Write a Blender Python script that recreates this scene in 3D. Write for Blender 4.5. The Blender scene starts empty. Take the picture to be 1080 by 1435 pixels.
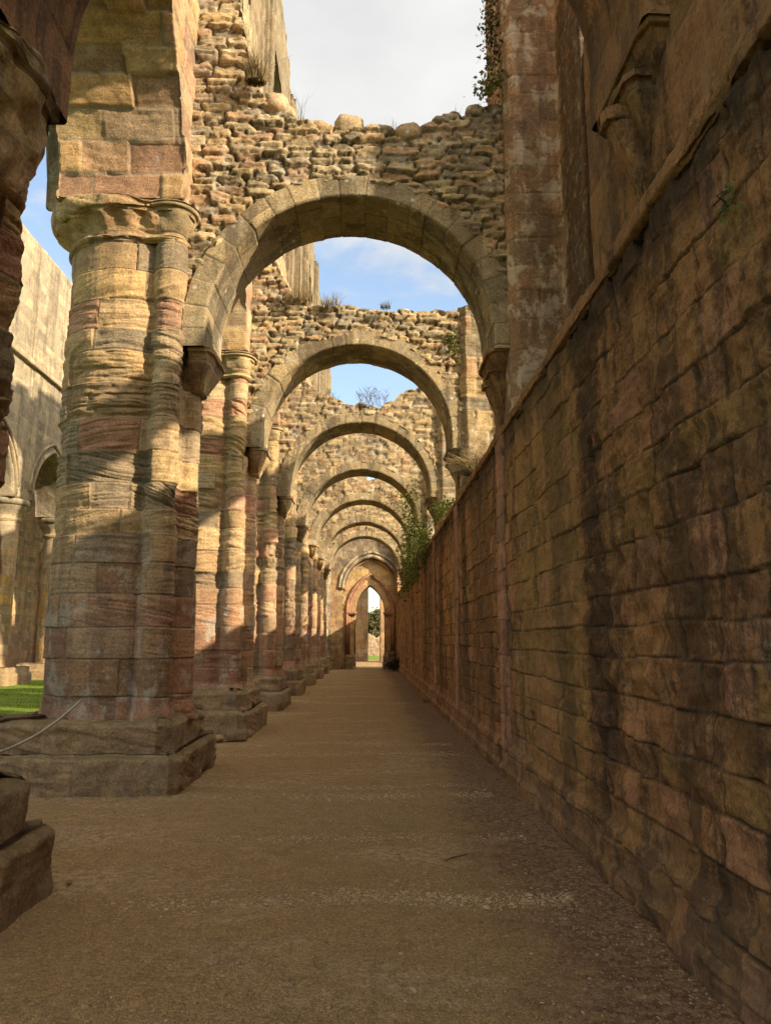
import bpy, math, random
import numpy as np
from mathutils import Vector, Matrix
R_ = math.radians
C = bpy.context.scene.collection
rng = np.random.default_rng(7)
random.seed(7)

# ------------------------------------------------------------------ noise
def _h(ix, iy, iz, s=0):
    n = (ix.astype(np.int64)*374761393 + iy.astype(np.int64)*668265263 + iz.astype(np.int64)*2147483647 + s*1274126177) & 0xffffffff
    n = ((n ^ (n >> 13))*1274126177) & 0xffffffff
    n = ((n ^ (n >> 16))*2246822519) & 0xffffffff
    return ((n ^ (n >> 15)) & 0xffffff)/float(0xffffff)
def noise(x, y, z=0.0, s=0):
    x, y, z = np.broadcast_arrays(np.asarray(x, float), np.asarray(y, float), np.asarray(z, float))
    fx, fy, fz = np.floor(x), np.floor(y), np.floor(z)
    a, b, c = x-fx, y-fy, z-fz
    a = a*a*(3-2*a); b = b*b*(3-2*b); c = c*c*(3-2*c)
    r = 0
    for i in (0, 1):
        for j in (0, 1):
            for k in (0, 1):
                w = (a if i else 1-a)*(b if j else 1-b)*(c if k else 1-c)
                r = r + w*_h(fx+i, fy+j, fz+k, s)
    return r*2-1
def fbm(x, y, z=0.0, s=0, o=3):
    r = 0; a = 1.0; t = 0
    for i in range(o):
        r = r + a*noise(np.asarray(x)*2**i, np.asarray(y)*2**i, np.asarray(z)*2**i, s+i*31); t += a; a *= .5
    return r/t
def sstep(a, b, x):
    t = np.clip((x-a)/(b-a), 0, 1); return t*t*(3-2*t)
def h1(i, s=0):
    i = np.asarray(i); return _h(i, i*0+11, i*0+5, s)

# ------------------------------------------------------------------ masonry patterns: (u,v) -> height, rnd1, rnd2, mortar
def ashlar(ch=(.26, .40), bw=(.4, .9), jd=.02, jw=.008, rd=.03, strata=.012, pit=.01, off=.008, seed=1, wob=.008, vlo=-2., calm=None):
    def f(u, v):
        u = np.asarray(u, float); v = np.asarray(v, float)
        if wob:
            uu = u + wob*noise(u*3.1, v*3.1, 3, seed); vv = v + wob*1.4*noise(u*2.3, v*4, 9, seed+1)
        else: uu, vv = u, v
        r = np.random.default_rng(seed)
        zs = [vlo]
        while zs[-1] < vv.max()+1: zs.append(zs[-1]+r.uniform(*ch))
        zs = np.array(zs)
        ri = np.clip(np.searchsorted(zs, vv)-1, 0, len(zs)-2)
        dv = np.minimum(vv-zs[ri], zs[ri+1]-vv); ht = zs[ri+1]-zs[ri]
        fv = (vv-zs[ri])/ht
        du = np.zeros_like(uu); ids = np.zeros(uu.shape, np.int64)
        u0, u1 = uu.min()-.3, uu.max()+1.5
        for k in np.unique(ri):
            rr = np.random.default_rng(seed*1000+int(k))
            n = int((u1-u0)/bw[0])+3
            js = u0 - rr.uniform(0, bw[1]) + np.concatenate([[0], np.cumsum(rr.uniform(bw[0], bw[1], n))])
            m = ri == k
            bi = np.clip(np.searchsorted(js, uu[m])-1, 0, len(js)-2)
            du[m] = np.minimum(uu[m]-js[bi], js[bi+1]-uu[m]); ids[m] = bi+k*997
        d = np.minimum(np.abs(du), np.abs(dv))
        r1 = h1(ids, seed); r2 = h1(ids, seed+5); r3 = h1(ids, seed+9); r4 = h1(ids, seed+13)
        t = np.clip(d/rd, 0, 1)
        h = -jd*(1-np.sqrt(np.clip(1-(1-t)**2, 0, 1)))
        cm = 1.0 if calm is None else calm(v)
        h = h + (r2-.5)*2*off
        if strata:
            tl = (r3-.5)*.7*(r4 > .35)
            q = (v + tl*u + .05*noise(u*2, v*2, r1*9, seed))*(9+13*r4)
            s = noise(u*1.1+r1*50, q, r2*30, seed+3)
            s2 = noise(u*3+r1*50, q*2.3, r2*30, seed+4)
            gr = (1-np.clip(np.abs(s)*1.25, 0, 1))**4; g2 = (1-np.clip(np.abs(s2)*1.3, 0, 1))**4
            h = h - strata*cm*(1.5*gr+.7*g2+.5*s+.5)*(.2+1.5*r3*r3)*sstep(0, .05, d+.012)
            # some blocks eaten back towards their lower bed
            h = h - strata*cm*2.0*(r4 > .6)*sstep(.55, .0, fv)*(.6+.4*s)*(d > .004)
        h = h + pit*fbm(u*4, v*5, 0, seed+7)*cm
        mo = 1-sstep(jw*.6, jw*1.6, d)
        return h, r1, r2, mo
    return f
def rubble(sx=.26, sy=.12, amp=.03, seed=1, jw=.1, p=3.0):
    def f(u, v):
        u = np.asarray(u, float); v = np.asarray(v, float)
        a = (u+.05*noise(u*3, v*3, 1, seed)+.12*noise(u*1.1, v*1.7, 1, seed+9))/sx; b = (v+.035*noise(u*4, v*5, 7, seed)+.07*noise(u*.9, v*1.9, 7, seed+8))/sy
        ia, ib = np.floor(a), np.floor(b)
        f1 = np.full(u.shape, 9.); f2 = f1.copy(); cid = np.zeros(u.shape)
        for j in (-1, 0, 1):
            for i in (-2, -1, 0, 1, 2):
                cb = ib+j; st = _h(cb, cb*0, cb*0, seed)*.9
                ca = ia+i
                x = ca+st+.15+.7*_h(ca, cb, cb*0, seed+1)-.45; y = cb+.5+.36*(_h(ca, cb, cb*0+3, seed+2)-.5)
                w = .75+.5*_h(ca, cb, cb*0+8, seed+2)
                d = ((np.abs(a-x)*w)**p+(np.abs(b-y)*1.05)**p)**(1/p)
                n = d < f1
                f2 = np.where(n, f1, np.minimum(f2, d)); cid = np.where(n, ca*131+cb*7919, cid); f1 = np.where(n, d, f1)
        e = f2-f1
        r1 = h1(cid.astype(np.int64), seed); r2 = h1(cid.astype(np.int64), seed+4)
        t = np.clip((e+.12*noise(u*22, v*22, 3, seed))/.26, 0, 1)
        h = amp*(np.sqrt(np.clip(1-(1-t)**2, 0, 1))-.8)+(r2-.5)*amp*1.1
        h = h+amp*.55*fbm(u*9, v*22, r1*9, seed+6)+(r1-.5)*amp*1.2*(v/sy-np.floor(v/sy)-.5)
        return h, r1, r2, 1-sstep(jw*.5, jw, e)
    return f

# ------------------------------------------------------------------ mesh out
def link(o, parent=None, **k):
    C.objects.link(o)
    if parent: o.parent = parent
    for a, b in k.items(): o[a] = b
    return o
def mesh_obj(name, V, F, mat, parent=None, col=None, smooth=True, tris=False, **k):
    me = bpy.data.meshes.new(name)
    V = np.asarray(V, np.float32).reshape(-1, 3)
    if isinstance(F, np.ndarray):
        n = F.shape[1]
        me.vertices.add(len(V)); me.vertices.foreach_set('co', V.ravel())
        me.loops.add(F.size); me.loops.foreach_set('vertex_index', F.ravel().astype(np.int32))
        me.polygons.add(len(F)); me.polygons.foreach_set('loop_start', np.arange(0, F.size, n, dtype=np.int32))
        me.update(calc_edges=True)
    else:
        me.from_pydata([tuple(map(float, v)) for v in V], [], [tuple(int(i) for i in f) for f in F])
    me.validate()
    if smooth: me.polygons.foreach_set('use_smooth', [True]*len(me.polygons))
    if col is not None:
        at = me.color_attributes.new('blk', 'FLOAT_COLOR', 'POINT')
        c = np.ones((len(V), 4), np.float32); c[:, :col.shape[1]] = col
        at.data.foreach_set('color', c.ravel())
    me.materials.append(mat)
    o = bpy.data.objects.new(name, me)
    return link(o, parent, **k)
def thing(name, label, cat, loc=(0, 0, 0), group=None):
    o = bpy.data.objects.new(name, None); o.location = loc; link(o)
    o.empty_display_size = .3
    o['label'] = label; o['category'] = cat
    if group: o['group'] = group
    return o
def tag(o, label, cat, group=None):
    o['label'] = label; o['category'] = cat
    if group: o['group'] = group
    return o
def copy_tree(o, parent=None):
    c = o.copy(); C.objects.link(c)
    if parent: c.parent = parent
    for ch in list(o.children): copy_tree(ch, c)
    return c

def gridnormals(P, closed):
    if closed: dr = np.roll(P, -1, 0)-np.roll(P, 1, 0)
    else: dr = np.gradient(P, axis=0)
    dc = np.gradient(P, axis=1)
    N = np.cross(dr, dc); L = np.linalg.norm(N, axis=2, keepdims=True); L[L < 1e-9] = 1
    return N/L
def gridfaces(nr, nc, closed, base=0):
    r = np.arange(nr if closed else nr-1); c = np.arange(nc-1)
    rr, cc = np.meshgrid(r, c, indexing='ij'); r2 = (rr+1) % nr
    return np.stack([rr*nc+cc, rr*nc+cc+1, r2*nc+cc+1, r2*nc+cc], -1).reshape(-1, 4)+base
def emit(name, P, U, V, pat, mat, parent, closed=True, caps=True, outward=None, amp=1.0, extra=None, post=None, **k):
    """P rows x cols x 3; rows run round the loop, cols along the sweep."""
    N = gridnormals(P, closed)
    if outward is None: cen = P.mean(0, keepdims=True); D = (P-cen)
    else: D = np.broadcast_to(np.asarray(outward, float), P.shape)
    flip = (N*D).sum() < 0
    if flip: N = -N
    h, r1, r2, mo = pat(U, V)
    if extra is not None: h = h+extra(P, U, V)
    P0_ = P; P = P+N*(h*amp)[..., None]
    if post is not None: P = post(P)
    nr, nc = P.shape[:2]
    F = gridfaces(nr, nc, closed)
    col = np.stack([r1, r2, mo], -1).reshape(-1, 3)
    VV = P.reshape(-1, 3)
    if flip: pass
    F = F if flip else F[:, ::-1]
    if caps and closed:
        # fan caps
        c0 = VV.reshape(nr, nc, 3)[:, 0].mean(0); c1 = VV.reshape(nr, nc, 3)[:, -1].mean(0)
        VV = np.vstack([VV, c0, c1]); col = np.vstack([col, col[0], col[nc-1]])
        n0 = nr*nc; i = np.arange(nr); j = (i+1) % nr
        a = np.stack([i*nc, j*nc, np.full(nr, n0), np.full(nr, n0)], 1)
        b = np.stack([j*nc+nc-1, i*nc+nc-1, np.full(nr, n0+1), np.full(nr, n0+1)], 1)
        T = np.vstack([a[:, :3], b[:, :3]])
        me_f = [tuple(f) for f in F] if False else None
        # quads + tris: use loops directly
        me = bpy.data.meshes.new(name)
        me.vertices.add(len(VV)); me.vertices.foreach_set('co', VV.astype(np.float32).ravel())
        li = np.concatenate([F.ravel(), T.ravel()]).astype(np.int32)
        ls = np.concatenate([np.arange(0, F.size, 4), F.size+np.arange(0, T.size, 3)]).astype(np.int32)
        me.loops.add(len(li)); me.loops.foreach_set('vertex_index', li)
        me.polygons.add(len(ls)); me.polygons.foreach_set('loop_start', ls)
        me.update(calc_edges=True); me.validate()
        me.polygons.foreach_set('use_smooth', [True]*len(me.polygons))
        at = me.color_attributes.new('blk', 'FLOAT_COLOR', 'POINT')
        c = np.ones((len(VV), 4), np.float32); c[:, :3] = col
        at.data.foreach_set('color', c.ravel())
        me.materials.append(mat)
        return link(bpy.data.objects.new(name, me), parent, **k)
    return mesh_obj(name, VV, F, mat, parent, col, **k)

def resample(pts, step, closed=True):
    """resample a 2-D polyline keeping its corners"""
    out = []; n = len(pts)
    for i in range(n if closed else n-1):
        a = np.array(pts[i], float); b = np.array(pts[(i+1) % n], float)
        k = max(1, int(round(np.linalg.norm(b-a)/step)))
        for j in range(k): out.append(a+(b-a)*j/k)
    if not closed: out.append(np.array(pts[-1], float))
    return np.array(out)
def arclen(p, closed=True):
    q = np.vstack([p, p[:1]]) if closed else p
    return np.concatenate([[0], np.cumsum(np.linalg.norm(np.diff(q, axis=0), axis=1))])[:len(p)]
def pnormals(p, k=1):
    t = np.roll(p, -k, 0)-np.roll(p, k, 0)
    n = np.stack([t[:, 1], -t[:, 0]], 1); L = np.linalg.norm(n, axis=1, keepdims=True); L[L < 1e-9] = 1
    n = n/L
    area = np.sum(p[:, 0]*np.roll(p[:, 1], -1)-np.roll(p[:, 0], -1)*p[:, 1])
    return n if area > 0 else -n
def prism(name, pts, zs, offs, pat, mat, parent, step=.02, pre=True, extra=None, loc=(0, 0), zcurve=None, **k):
    p = resample(pts, step) if pre else np.asarray(pts, float)
    n = pnormals(p); u = arclen(p)
    zs = np.asarray(zs, float); offs = np.asarray(offs, float)*np.ones(len(zs))
    P = np.zeros((len(p), len(zs), 3))
    P[..., 0] = loc[0]+p[:, None, 0]+n[:, None, 0]*offs[None]
    P[..., 1] = loc[1]+p[:, None, 1]+n[:, None, 1]*offs[None]
    P[..., 2] = zs[None]
    if zcurve is not None: P = zcurve(P)
    U = np.repeat(u[:, None], len(zs), 1); V = P[..., 2].copy()
    return emit(name, P, U, V, pat, mat, parent, True, True, extra=extra, **k)
def arr(a, b, s): return np.linspace(a, b, max(2, int(round((b-a)/s))+1))

def ribbon(name, al, zlo, ztop, d0, d1, nz, pat, mat, parent, axis='y', nd=8, lowpat=None, arc=None, foff=None, nb=None, **k):
    """wall standing over the list al; front plane d0, back plane d1; zlo/ztop are arrays or functions of a"""
    al = np.asarray(al, float)
    zl = zlo(al) if callable(zlo) else np.full(al.shape, float(zlo))
    zt = ztop(al) if callable(ztop) else np.full(al.shape, float(ztop))
    nb = nb or nz
    tf = np.linspace(0, 1, nz); tb = np.linspace(1, 0, nb); td = np.linspace(0, 1, nd+2)[1:-1]
    rows = []; Us = []; Vs = []
    def add(d, z, U, V): rows.append((np.broadcast_to(d, al.shape), z)); Us.append(np.broadcast_to(U, al.shape)); Vs.append(V)
    zmn, zmx = zl.min(), zt.max()
    for t in tf:
        z = np.clip(zmn+(zmx-zmn)*t, zl, zt); d = d0+(foff(z) if foff is not None else 0)
        add(d, z, al, z)
    for t in td: add(d0+(d1-d0)*t, zt, al, zt+abs(d1-d0)*t)
    for t in tb: z = np.clip(zmn+(zmx-zmn)*t, zl, zt); add(d1, z, al+31.7, z)
    for t in td:
        if arc is None: add(d1+(d0-d1)*t, zl, al, zl-abs(d1-d0)*(1-t))
        else: add(d1+(d0-d1)*t, zl, abs(d1-d0)*(1-t)+7, arc)
    P = np.zeros((len(rows), len(al), 3))
    for i, (d, z) in enumerate(rows):
        P[i, :, 2] = z
        if axis == 'y': P[i, :, 0] = d; P[i, :, 1] = al
        else: P[i, :, 1] = d; P[i, :, 0] = al
    nf = nz; z0 = P[:, :, 2].copy()
    def post(Q):
        c = np.arange(Q.shape[1])
        for a, b in ((0, nf), (nf+nd, nf+nd+nb)):
            Z = z0[a:b]; up = Z if a == 0 else Z[::-1]; q = Q[a:b] if a == 0 else Q[a:b][::-1]
            kt = np.argmax(up >= zt[None]-1e-6, axis=0); kb = (up <= zl[None]+1e-6).sum(0)-1; kb = np.clip(kb, 0, None)
            for r in range(b-a):
                m = r > kt; q[r, m] = q[kt[m], c[m]]
                m = r < kb; q[r, m] = q[kb[m], c[m]]
        return Q
    return emit(name, P, np.array(Us), np.array(Vs), pat, mat, parent, True, True, post=post, **k)

# ------------------------------------------------------------------ materials
class NT:
    def __init__(s, m):
        m.use_nodes = True; s.t = m.node_tree; s.t.nodes.clear()
        s.out = s.t.nodes.new('ShaderNodeOutputMaterial'); s.b = s.t.nodes.new('ShaderNodeBsdfPrincipled')
        s.t.links.new(s.b.outputs[0], s.out.inputs[0])
    def n(s, ty, **k):
        x = s.t.nodes.new(ty)
        for a, b in k.items(): setattr(x, a, b)
        return x
    def l(s, a, b): s.t.links.new(a, b)
    def set(s, sock, v):
        if isinstance(v, bpy.types.NodeSocket): s.l(v, sock)
        else: sock.default_value = v
    def mix(s, f, a, b, mode='MIX'):
        m = s.n('ShaderNodeMix', data_type='RGBA', blend_type=mode); m.clamp_factor = True
        s.set(m.inputs[0], f); s.set(m.inputs[6], a if not isinstance(a, tuple) else (*a[:3], 1)); s.set(m.inputs[7], b if not isinstance(b, tuple) else (*b[:3], 1))
        return m.outputs[2]
    def math(s, op, a, b=0.0, c=None, clamp=False):
        m = s.n('ShaderNodeMath', operation=op); m.use_clamp = clamp; s.set(m.inputs[0], a); s.set(m.inputs[1], b)
        if c is not None: s.set(m.inputs[2], c)
        return m.outputs[0]
    def noise(s, vec, scale, detail=4, rough=.6, dist=0.0):
        m = s.n('ShaderNodeTexNoise'); s.l(vec, m.inputs['Vector']); m.inputs['Scale'].default_value = scale
        m.inputs['Detail'].default_value = detail; m.inputs['Roughness'].default_value = rough; m.inputs['Distortion'].default_value = dist
        return m.outputs['Fac']
    def cn(s, *a): return s.rng(s.noise(*a), .28, .72, smooth=False)
    def vscale(s, vec, v, off=(0, 0, 0)):
        m = s.n('ShaderNodeMapping'); s.l(vec, m.inputs[0]); m.inputs['Scale'].default_value = v; m.inputs['Location'].default_value = off
        return m.outputs[0]
    def rng(s, x, a, b, c=0.0, d=1.0, smooth=True):
        m = s.n('ShaderNodeMapRange'); m.interpolation_type = 'SMOOTHSTEP' if smooth else 'LINEAR'
        s.set(m.inputs[0], x)
        for i, v in enumerate((a, b, c, d)): m.inputs[i+1].default_value = v
        return m.outputs[0]
    def ramp(s, x, cols, const=False):
        m = s.n('ShaderNodeValToRGB'); e = m.color_ramp.elements
        m.color_ramp.interpolation = 'CONSTANT' if const else 'LINEAR'
        for i, c in enumerate(cols):
            p = i/len(cols) if const else i/(len(cols)-1)
            if i < 2: el = e[i]; el.position = p
            else: el = e.new(p)
            el.color = (*c, 1)
        s.set(m.inputs[0], x); return m.outputs[0]

def stone(name, pal, mortar=(.34, .28, .20), lowpal=None, lowz=(1.5, 3.2), white=0.25, whitez=None, wth=(.58, .66), top_shade_stain=0, mottle=0, mcol=((.52, .285, .11), (.15, .098, .05)), wcol=(.50, .46, .38),
          streak=0.0, streakcol=(.045, .033, .025), moss=.5, mosscol=(.085, .08, .03), strata=.5, bump=.6, bands=(), spots=0.0, mfac=.8, fine=1.0, gscale=1.0, patina=.45, patcol=(.13, .105, .075)):
    m = bpy.data.materials.new(name); g = NT(m)
    geo = g.n('ShaderNodeNewGeometry'); pos = geo.outputs['Position']
    sx = g.n('ShaderNodeSeparateXYZ'); g.l(pos, sx.inputs[0]); X, Y, Z = sx.outputs
    at = g.n('ShaderNodeAttribute', attribute_name='blk'); sc = g.n('ShaderNodeSeparateColor'); g.l(at.outputs['Color'], sc.inputs[0])
    r1, r2, mo = sc.outputs
    col = g.ramp(r1, pal, True)
    if lowpal:
        col2 = g.ramp(r1, lowpal, True)
        zz = g.math('ADD', Z, g.math('MULTIPLY', g.noise(pos, .9, 3), 1.6))
        col = g.mix(g.rng(zz, lowz[0]+.8, lowz[1]+.8), col2, col)
    # broad tonal drift, inside blocks
    n1 = g.noise(pos, 1.7*gscale, 5, .62)
    col = g.mix(g.rng(n1, .38, .68, 0, .55), col, g.mix(.5, col, g.ramp(r2, pal[::-1], True)))
    vs = g.vscale(pos, (1.6, 1.6, 22)); n2 = g.cn(vs, 1.0, 5, .65, .6)
    col = g.mix(strata, col, g.mix(1.0, col, g.ramp(n2, [(.5, .48, .46), (.85, .83, .8), (1.15, 1.12, 1.05), (1.35, 1.3, 1.2)]), 'MULTIPLY'))
    n3 = g.cn(pos, 38, 6, .8)
    col = g.mix(.8*fine, col, g.mix(1.0, col, g.ramp(n3, [(.35, .34, .33), (.95, .95, .95), (1.6, 1.6, 1.6)]), 'MULTIPLY'))
    n4 = g.cn(pos, 7.5, 6, .75)
    col = g.mix(.6*fine, col, g.mix(1.0, col, g.ramp(n4, [(.5, .48, .45), (1, 1, 1), (1.4, 1.38, 1.3)]), 'MULTIPLY'))
    col = g.mix(.6, col, g.mix(1.0, col, g.ramp(r2, [(.72, .72, .74), (1, 1, 1), (1.25, 1.22, 1.15)]), 'MULTIPLY'))
    if mottle:
        mn = g.noise(g.vscale(pos, (1, 1, .8)), 4.5, 9, .78, .4)
        col = g.mix(g.rng(mn, .50, .57, 0, mottle), col, mcol[0]); col = g.mix(g.rng(mn, .45, .38, 0, mottle), col, mcol[1])
        mk = g.noise(pos, 15, 8, .8, .2); col = g.mix(g.rng(mk, .53, .60, 0, mottle*.8), col, mcol[1])
    # grey weathered patina
    pn = g.noise(g.vscale(pos, (1.1, 1.1, .8), (3, 1, 7)), 1.3, 6, .7)
    col = g.mix(g.rng(pn, .52, .68, 0, patina), col, patcol)
    if mfac: col = g.mix(g.math('MULTIPLY', mo, mfac), col, mortar)
    if white:
        w = g.rng(g.noise(g.vscale(pos, (1.5, 1.5, 1.1)), 2.2, 7, .72, .3), wth[0], wth[1], 0, white)
        if whitez: w = g.math('MULTIPLY', w, g.math('MULTIPLY', g.rng(Z, whitez[0]-.4, whitez[0]+.3), g.rng(Z, whitez[1]-.5, whitez[1]+.5, 1, 0)))
        col = g.mix(w, col, wcol)
    if streak:
        sn = g.noise(g.vscale(pos, (1.3, 1.3, .13)), 1.5, 6, .68)
        sn2 = g.noise(pos, 5, 5, .7)
        sn3 = g.noise(pos, 22, 7, .8)
        f = g.rng(g.math('ADD', g.math('ADD', sn, g.math('MULTIPLY', sn2, .26)), g.math('MULTIPLY', sn3, .30)), .78, .86, 0, streak)
        col = g.mix(f, col, streakcol)
    if top_shade_stain:  # shade and water stain below the string course, both painted in dark
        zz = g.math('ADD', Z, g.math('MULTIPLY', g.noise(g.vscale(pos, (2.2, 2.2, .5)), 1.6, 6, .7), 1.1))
        col = g.mix(g.rng(zz, 4.15, 4.6, 0, top_shade_stain), col, streakcol)
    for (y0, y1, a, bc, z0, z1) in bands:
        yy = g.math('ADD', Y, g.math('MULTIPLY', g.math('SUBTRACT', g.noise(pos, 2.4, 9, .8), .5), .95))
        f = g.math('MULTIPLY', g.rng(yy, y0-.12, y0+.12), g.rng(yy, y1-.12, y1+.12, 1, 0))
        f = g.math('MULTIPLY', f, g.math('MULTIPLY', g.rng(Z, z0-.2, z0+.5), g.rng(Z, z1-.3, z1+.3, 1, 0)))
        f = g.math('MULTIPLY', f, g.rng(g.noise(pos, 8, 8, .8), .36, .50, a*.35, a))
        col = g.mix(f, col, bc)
    if spots:
        v = g.n('ShaderNodeTexVoronoi'); g.l(pos, v.inputs[0]); v.inputs['Scale'].default_value = 6; v.inputs['Randomness'].default_value = 1
        sp = g.math('MULTIPLY', g.rng(v.outputs['Distance'], .10, .22, 1, 0), g.rng(g.noise(pos, 1.1, 2), .45, .6, 0, spots))
        col = g.mix(sp, col, (.62, .60, .52))
    if moss:
        nz = g.n('ShaderNodeSeparateXYZ'); g.l(geo.outputs['Normal'], nz.inputs[0])
        f = g.math('MULTIPLY', g.rng(nz.outputs[2], .35, .85), g.rng(g.noise(pos, 3.3, 4), .35, .6, .2, moss))
        col = g.mix(f, col, mosscol)
    g.l(col, g.b.inputs['Base Color']); g.b.inputs['Roughness'].default_value = .93; g.b.inputs['Specular IOR Level'].default_value = .2
    bn = g.n('ShaderNodeBump'); bn.inputs['Strength'].default_value = bump; bn.inputs['Distance'].default_value = .02
    hh = g.math('ADD', g.math('MULTIPLY', n2, .9*strata), g.math('ADD', g.math('MULTIPLY', n3, .45), g.math('MULTIPLY', n4, .9)))
    hh = g.math('ADD', hh, g.math('MULTIPLY', g.cn(pos, 110, 4, .8), .35)); hh = g.math('SUBTRACT', hh, g.math('MULTIPLY', mo, .5))
    g.l(hh, bn.inputs['Height']); g.l(bn.outputs[0], g.b.inputs['Normal'])
    return m

M = {}
BUFF = (.46, .33, .17); OCH = (.50, .31, .10); PINK = (.42, .245, .15); GREY = (.29, .225, .14); PALE = (.54, .41, .24); ROSE = (.36, .19, .12); BRN = (.30, .19, .11)
M['pier'] = stone('pier_sandstone', [BUFF, (.46, .25, .155), (.30, .235, .15), (.48, .335, .165), (.36, .28, .18), (.42, .29, .15), (.48, .28, .18), PALE, (.27, .215, .145), (.48, .34, .19)], lowpal=[ROSE, (.33, .19, .12), PINK, ROSE, BRN, (.36, .22, .15), ROSE, (.38, .26, .17)],
                  lowz=(1.6, 3.2), white=.6, wth=(.54, .62), whitez=(.7, 2.6), streak=.3, strata=.42, mfac=.6, mortar=(.20, .15, .10), patcol=(.17, .14, .10), patina=.6)
M['soffit'] = stone('nave_wall_ashlar', [PINK, (.47, .31, .15), (.44, .28, .16), (.44, .35, .22), PINK, BUFF, (.45, .28, .17), (.40, .26, .17), (.42, .30, .19)], white=.35, wcol=(.46, .43, .36), strata=.45, streak=.2, mortar=(.42, .34, .23))
M['clere'] = stone('clerestory_stone', [(.23, .185, .12), (.20, .16, .105), (.26, .205, .13), (.235, .175, .11)], strata=.35, white=.2, streak=.35, mfac=.4)
M['cap'] = stone('capital_stone', [BUFF, (.40, .31, .17), (.45, .30, .17)], strata=.4, white=.1, streak=.3, mfac=.5)
M['arch'] = stone('dressed_arch_stone', [(.33, .265, .16), (.40, .31, .18), (.29, .235, .15), (.36, .275, .16), (.42, .32, .18)], strata=.15, white=.3, wth=(.55,.62), wcol=(.5, .47, .37), streak=.5, bump=.7, spots=.9, mortar=(.13, .10, .065), mfac=.6)
M['rubble'] = stone('rubble_stone', [(.38, .30, .185), (.30, .24, .155), (.44, .32, .17), (.42, .275, .16), (.25, .205, .14), (.47, .38, .23), (.36, .27, .15)], mortar=(.16, .125, .08), strata=.5, white=.4, wth=(.54,.62), wcol=(.5, .46, .37), streak=.25, moss=.7, spots=.5, patcol=(.18, .145, .095))
M['plinth'] = stone('plinth_stone', [(.33, .235, .135), (.30, .205, .12), (.37, .26, .155)], strata=.25, white=.15, streak=.3, moss=.75, mfac=.3, patina=.5, mosscol=(.12, .105, .04))
WP = [(.39, .205, .08), (.45, .23, .10), (.33, .175, .07), (.37, .215, .075), (.47, .24, .13), (.28, .15, .065)]
M['wall'] = stone('aisle_wall_stone', WP, mortar=(.055, .038, .024), mottle=.6, strata=.12, white=.35, wcol=(.40, .28, .19), streak=.6, top_shade_stain=.85, moss=.3, bump=1.0, mfac=.75, gscale=1.0,
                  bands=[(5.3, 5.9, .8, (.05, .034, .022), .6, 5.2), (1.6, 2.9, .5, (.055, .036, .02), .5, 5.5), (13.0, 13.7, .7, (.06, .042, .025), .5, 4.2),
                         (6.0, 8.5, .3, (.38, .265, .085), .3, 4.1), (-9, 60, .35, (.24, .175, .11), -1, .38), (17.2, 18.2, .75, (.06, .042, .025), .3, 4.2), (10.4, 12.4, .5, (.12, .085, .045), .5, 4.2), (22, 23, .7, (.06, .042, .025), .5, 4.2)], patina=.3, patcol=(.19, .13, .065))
M['wallpil'] = stone('pink_pilaster_stone', [(.42, .225, .135), (.38, .20, .125), (.45, .25, .15)], mortar=(.1, .065, .04), strata=.2, white=.2, streak=.45, moss=.2, mfac=.5, mottle=.3, mcol=((.45, .25, .14), (.2, .12, .07)))
M['wallhi'] = stone('upper_wall_stone', [(.36, .19, .085), (.40, .215, .10), (.28, .155, .075), (.33, .19, .08)], mortar=(.22, .14, .08), strata=.25, white=.2, wcol=(.42, .31, .2), streak=.6, moss=.2, bump=.9, mfac=.5, mottle=.55, mcol=((.42, .235, .10), (.13, .08, .04)))
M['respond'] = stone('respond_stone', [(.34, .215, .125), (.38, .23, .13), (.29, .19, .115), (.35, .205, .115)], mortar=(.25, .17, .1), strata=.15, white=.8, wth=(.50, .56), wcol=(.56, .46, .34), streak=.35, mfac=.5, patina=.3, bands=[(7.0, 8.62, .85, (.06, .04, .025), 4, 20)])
M['north'] = stone('north_arcade_stone', [(.40, .33, .22), (.35, .29, .20), (.43, .35, .23), (.32, .27, .19)], lowpal=[OCH, BUFF, PINK, PALE], lowz=(3, 7), mortar=(.28, .22, .15), strata=.1, white=.2, streak=.35, mfac=.7)
M['end'] = stone('end_wall_stone', [(.19, .15, .10), (.24, .19, .125), (.155, .125, .09), (.29, .225, .15)], lowpal=[(.42, .29, .13), (.40, .25, .13), (.36, .22, .13), (.44, .31, .15)], lowz=(4.6, 6.0), mortar=(.42, .36, .27), strata=.1, white=.4, mfac=.7, streak=.3)
M['gold'] = stone('golden_tympanum_stone', [(.50, .34, .15), (.46, .29, .14), (.42, .25, .14), (.52, .37, .18)], strata=.1, white=.3, mfac=.5, streak=.2)
M['doorarch'] = stone('door_arch_stone', [(.43, .27, .145), (.47, .29, .15), (.38, .24, .14)], strata=.15, white=.3, streak=.3)
M['mottled'] = stone('mottled_pier_stone', [(.34, .28, .19), (.28, .23, .17), (.40, .32, .22)], strata=.2, white=.85, wcol=(.6, .56, .45), streak=.6)

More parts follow.
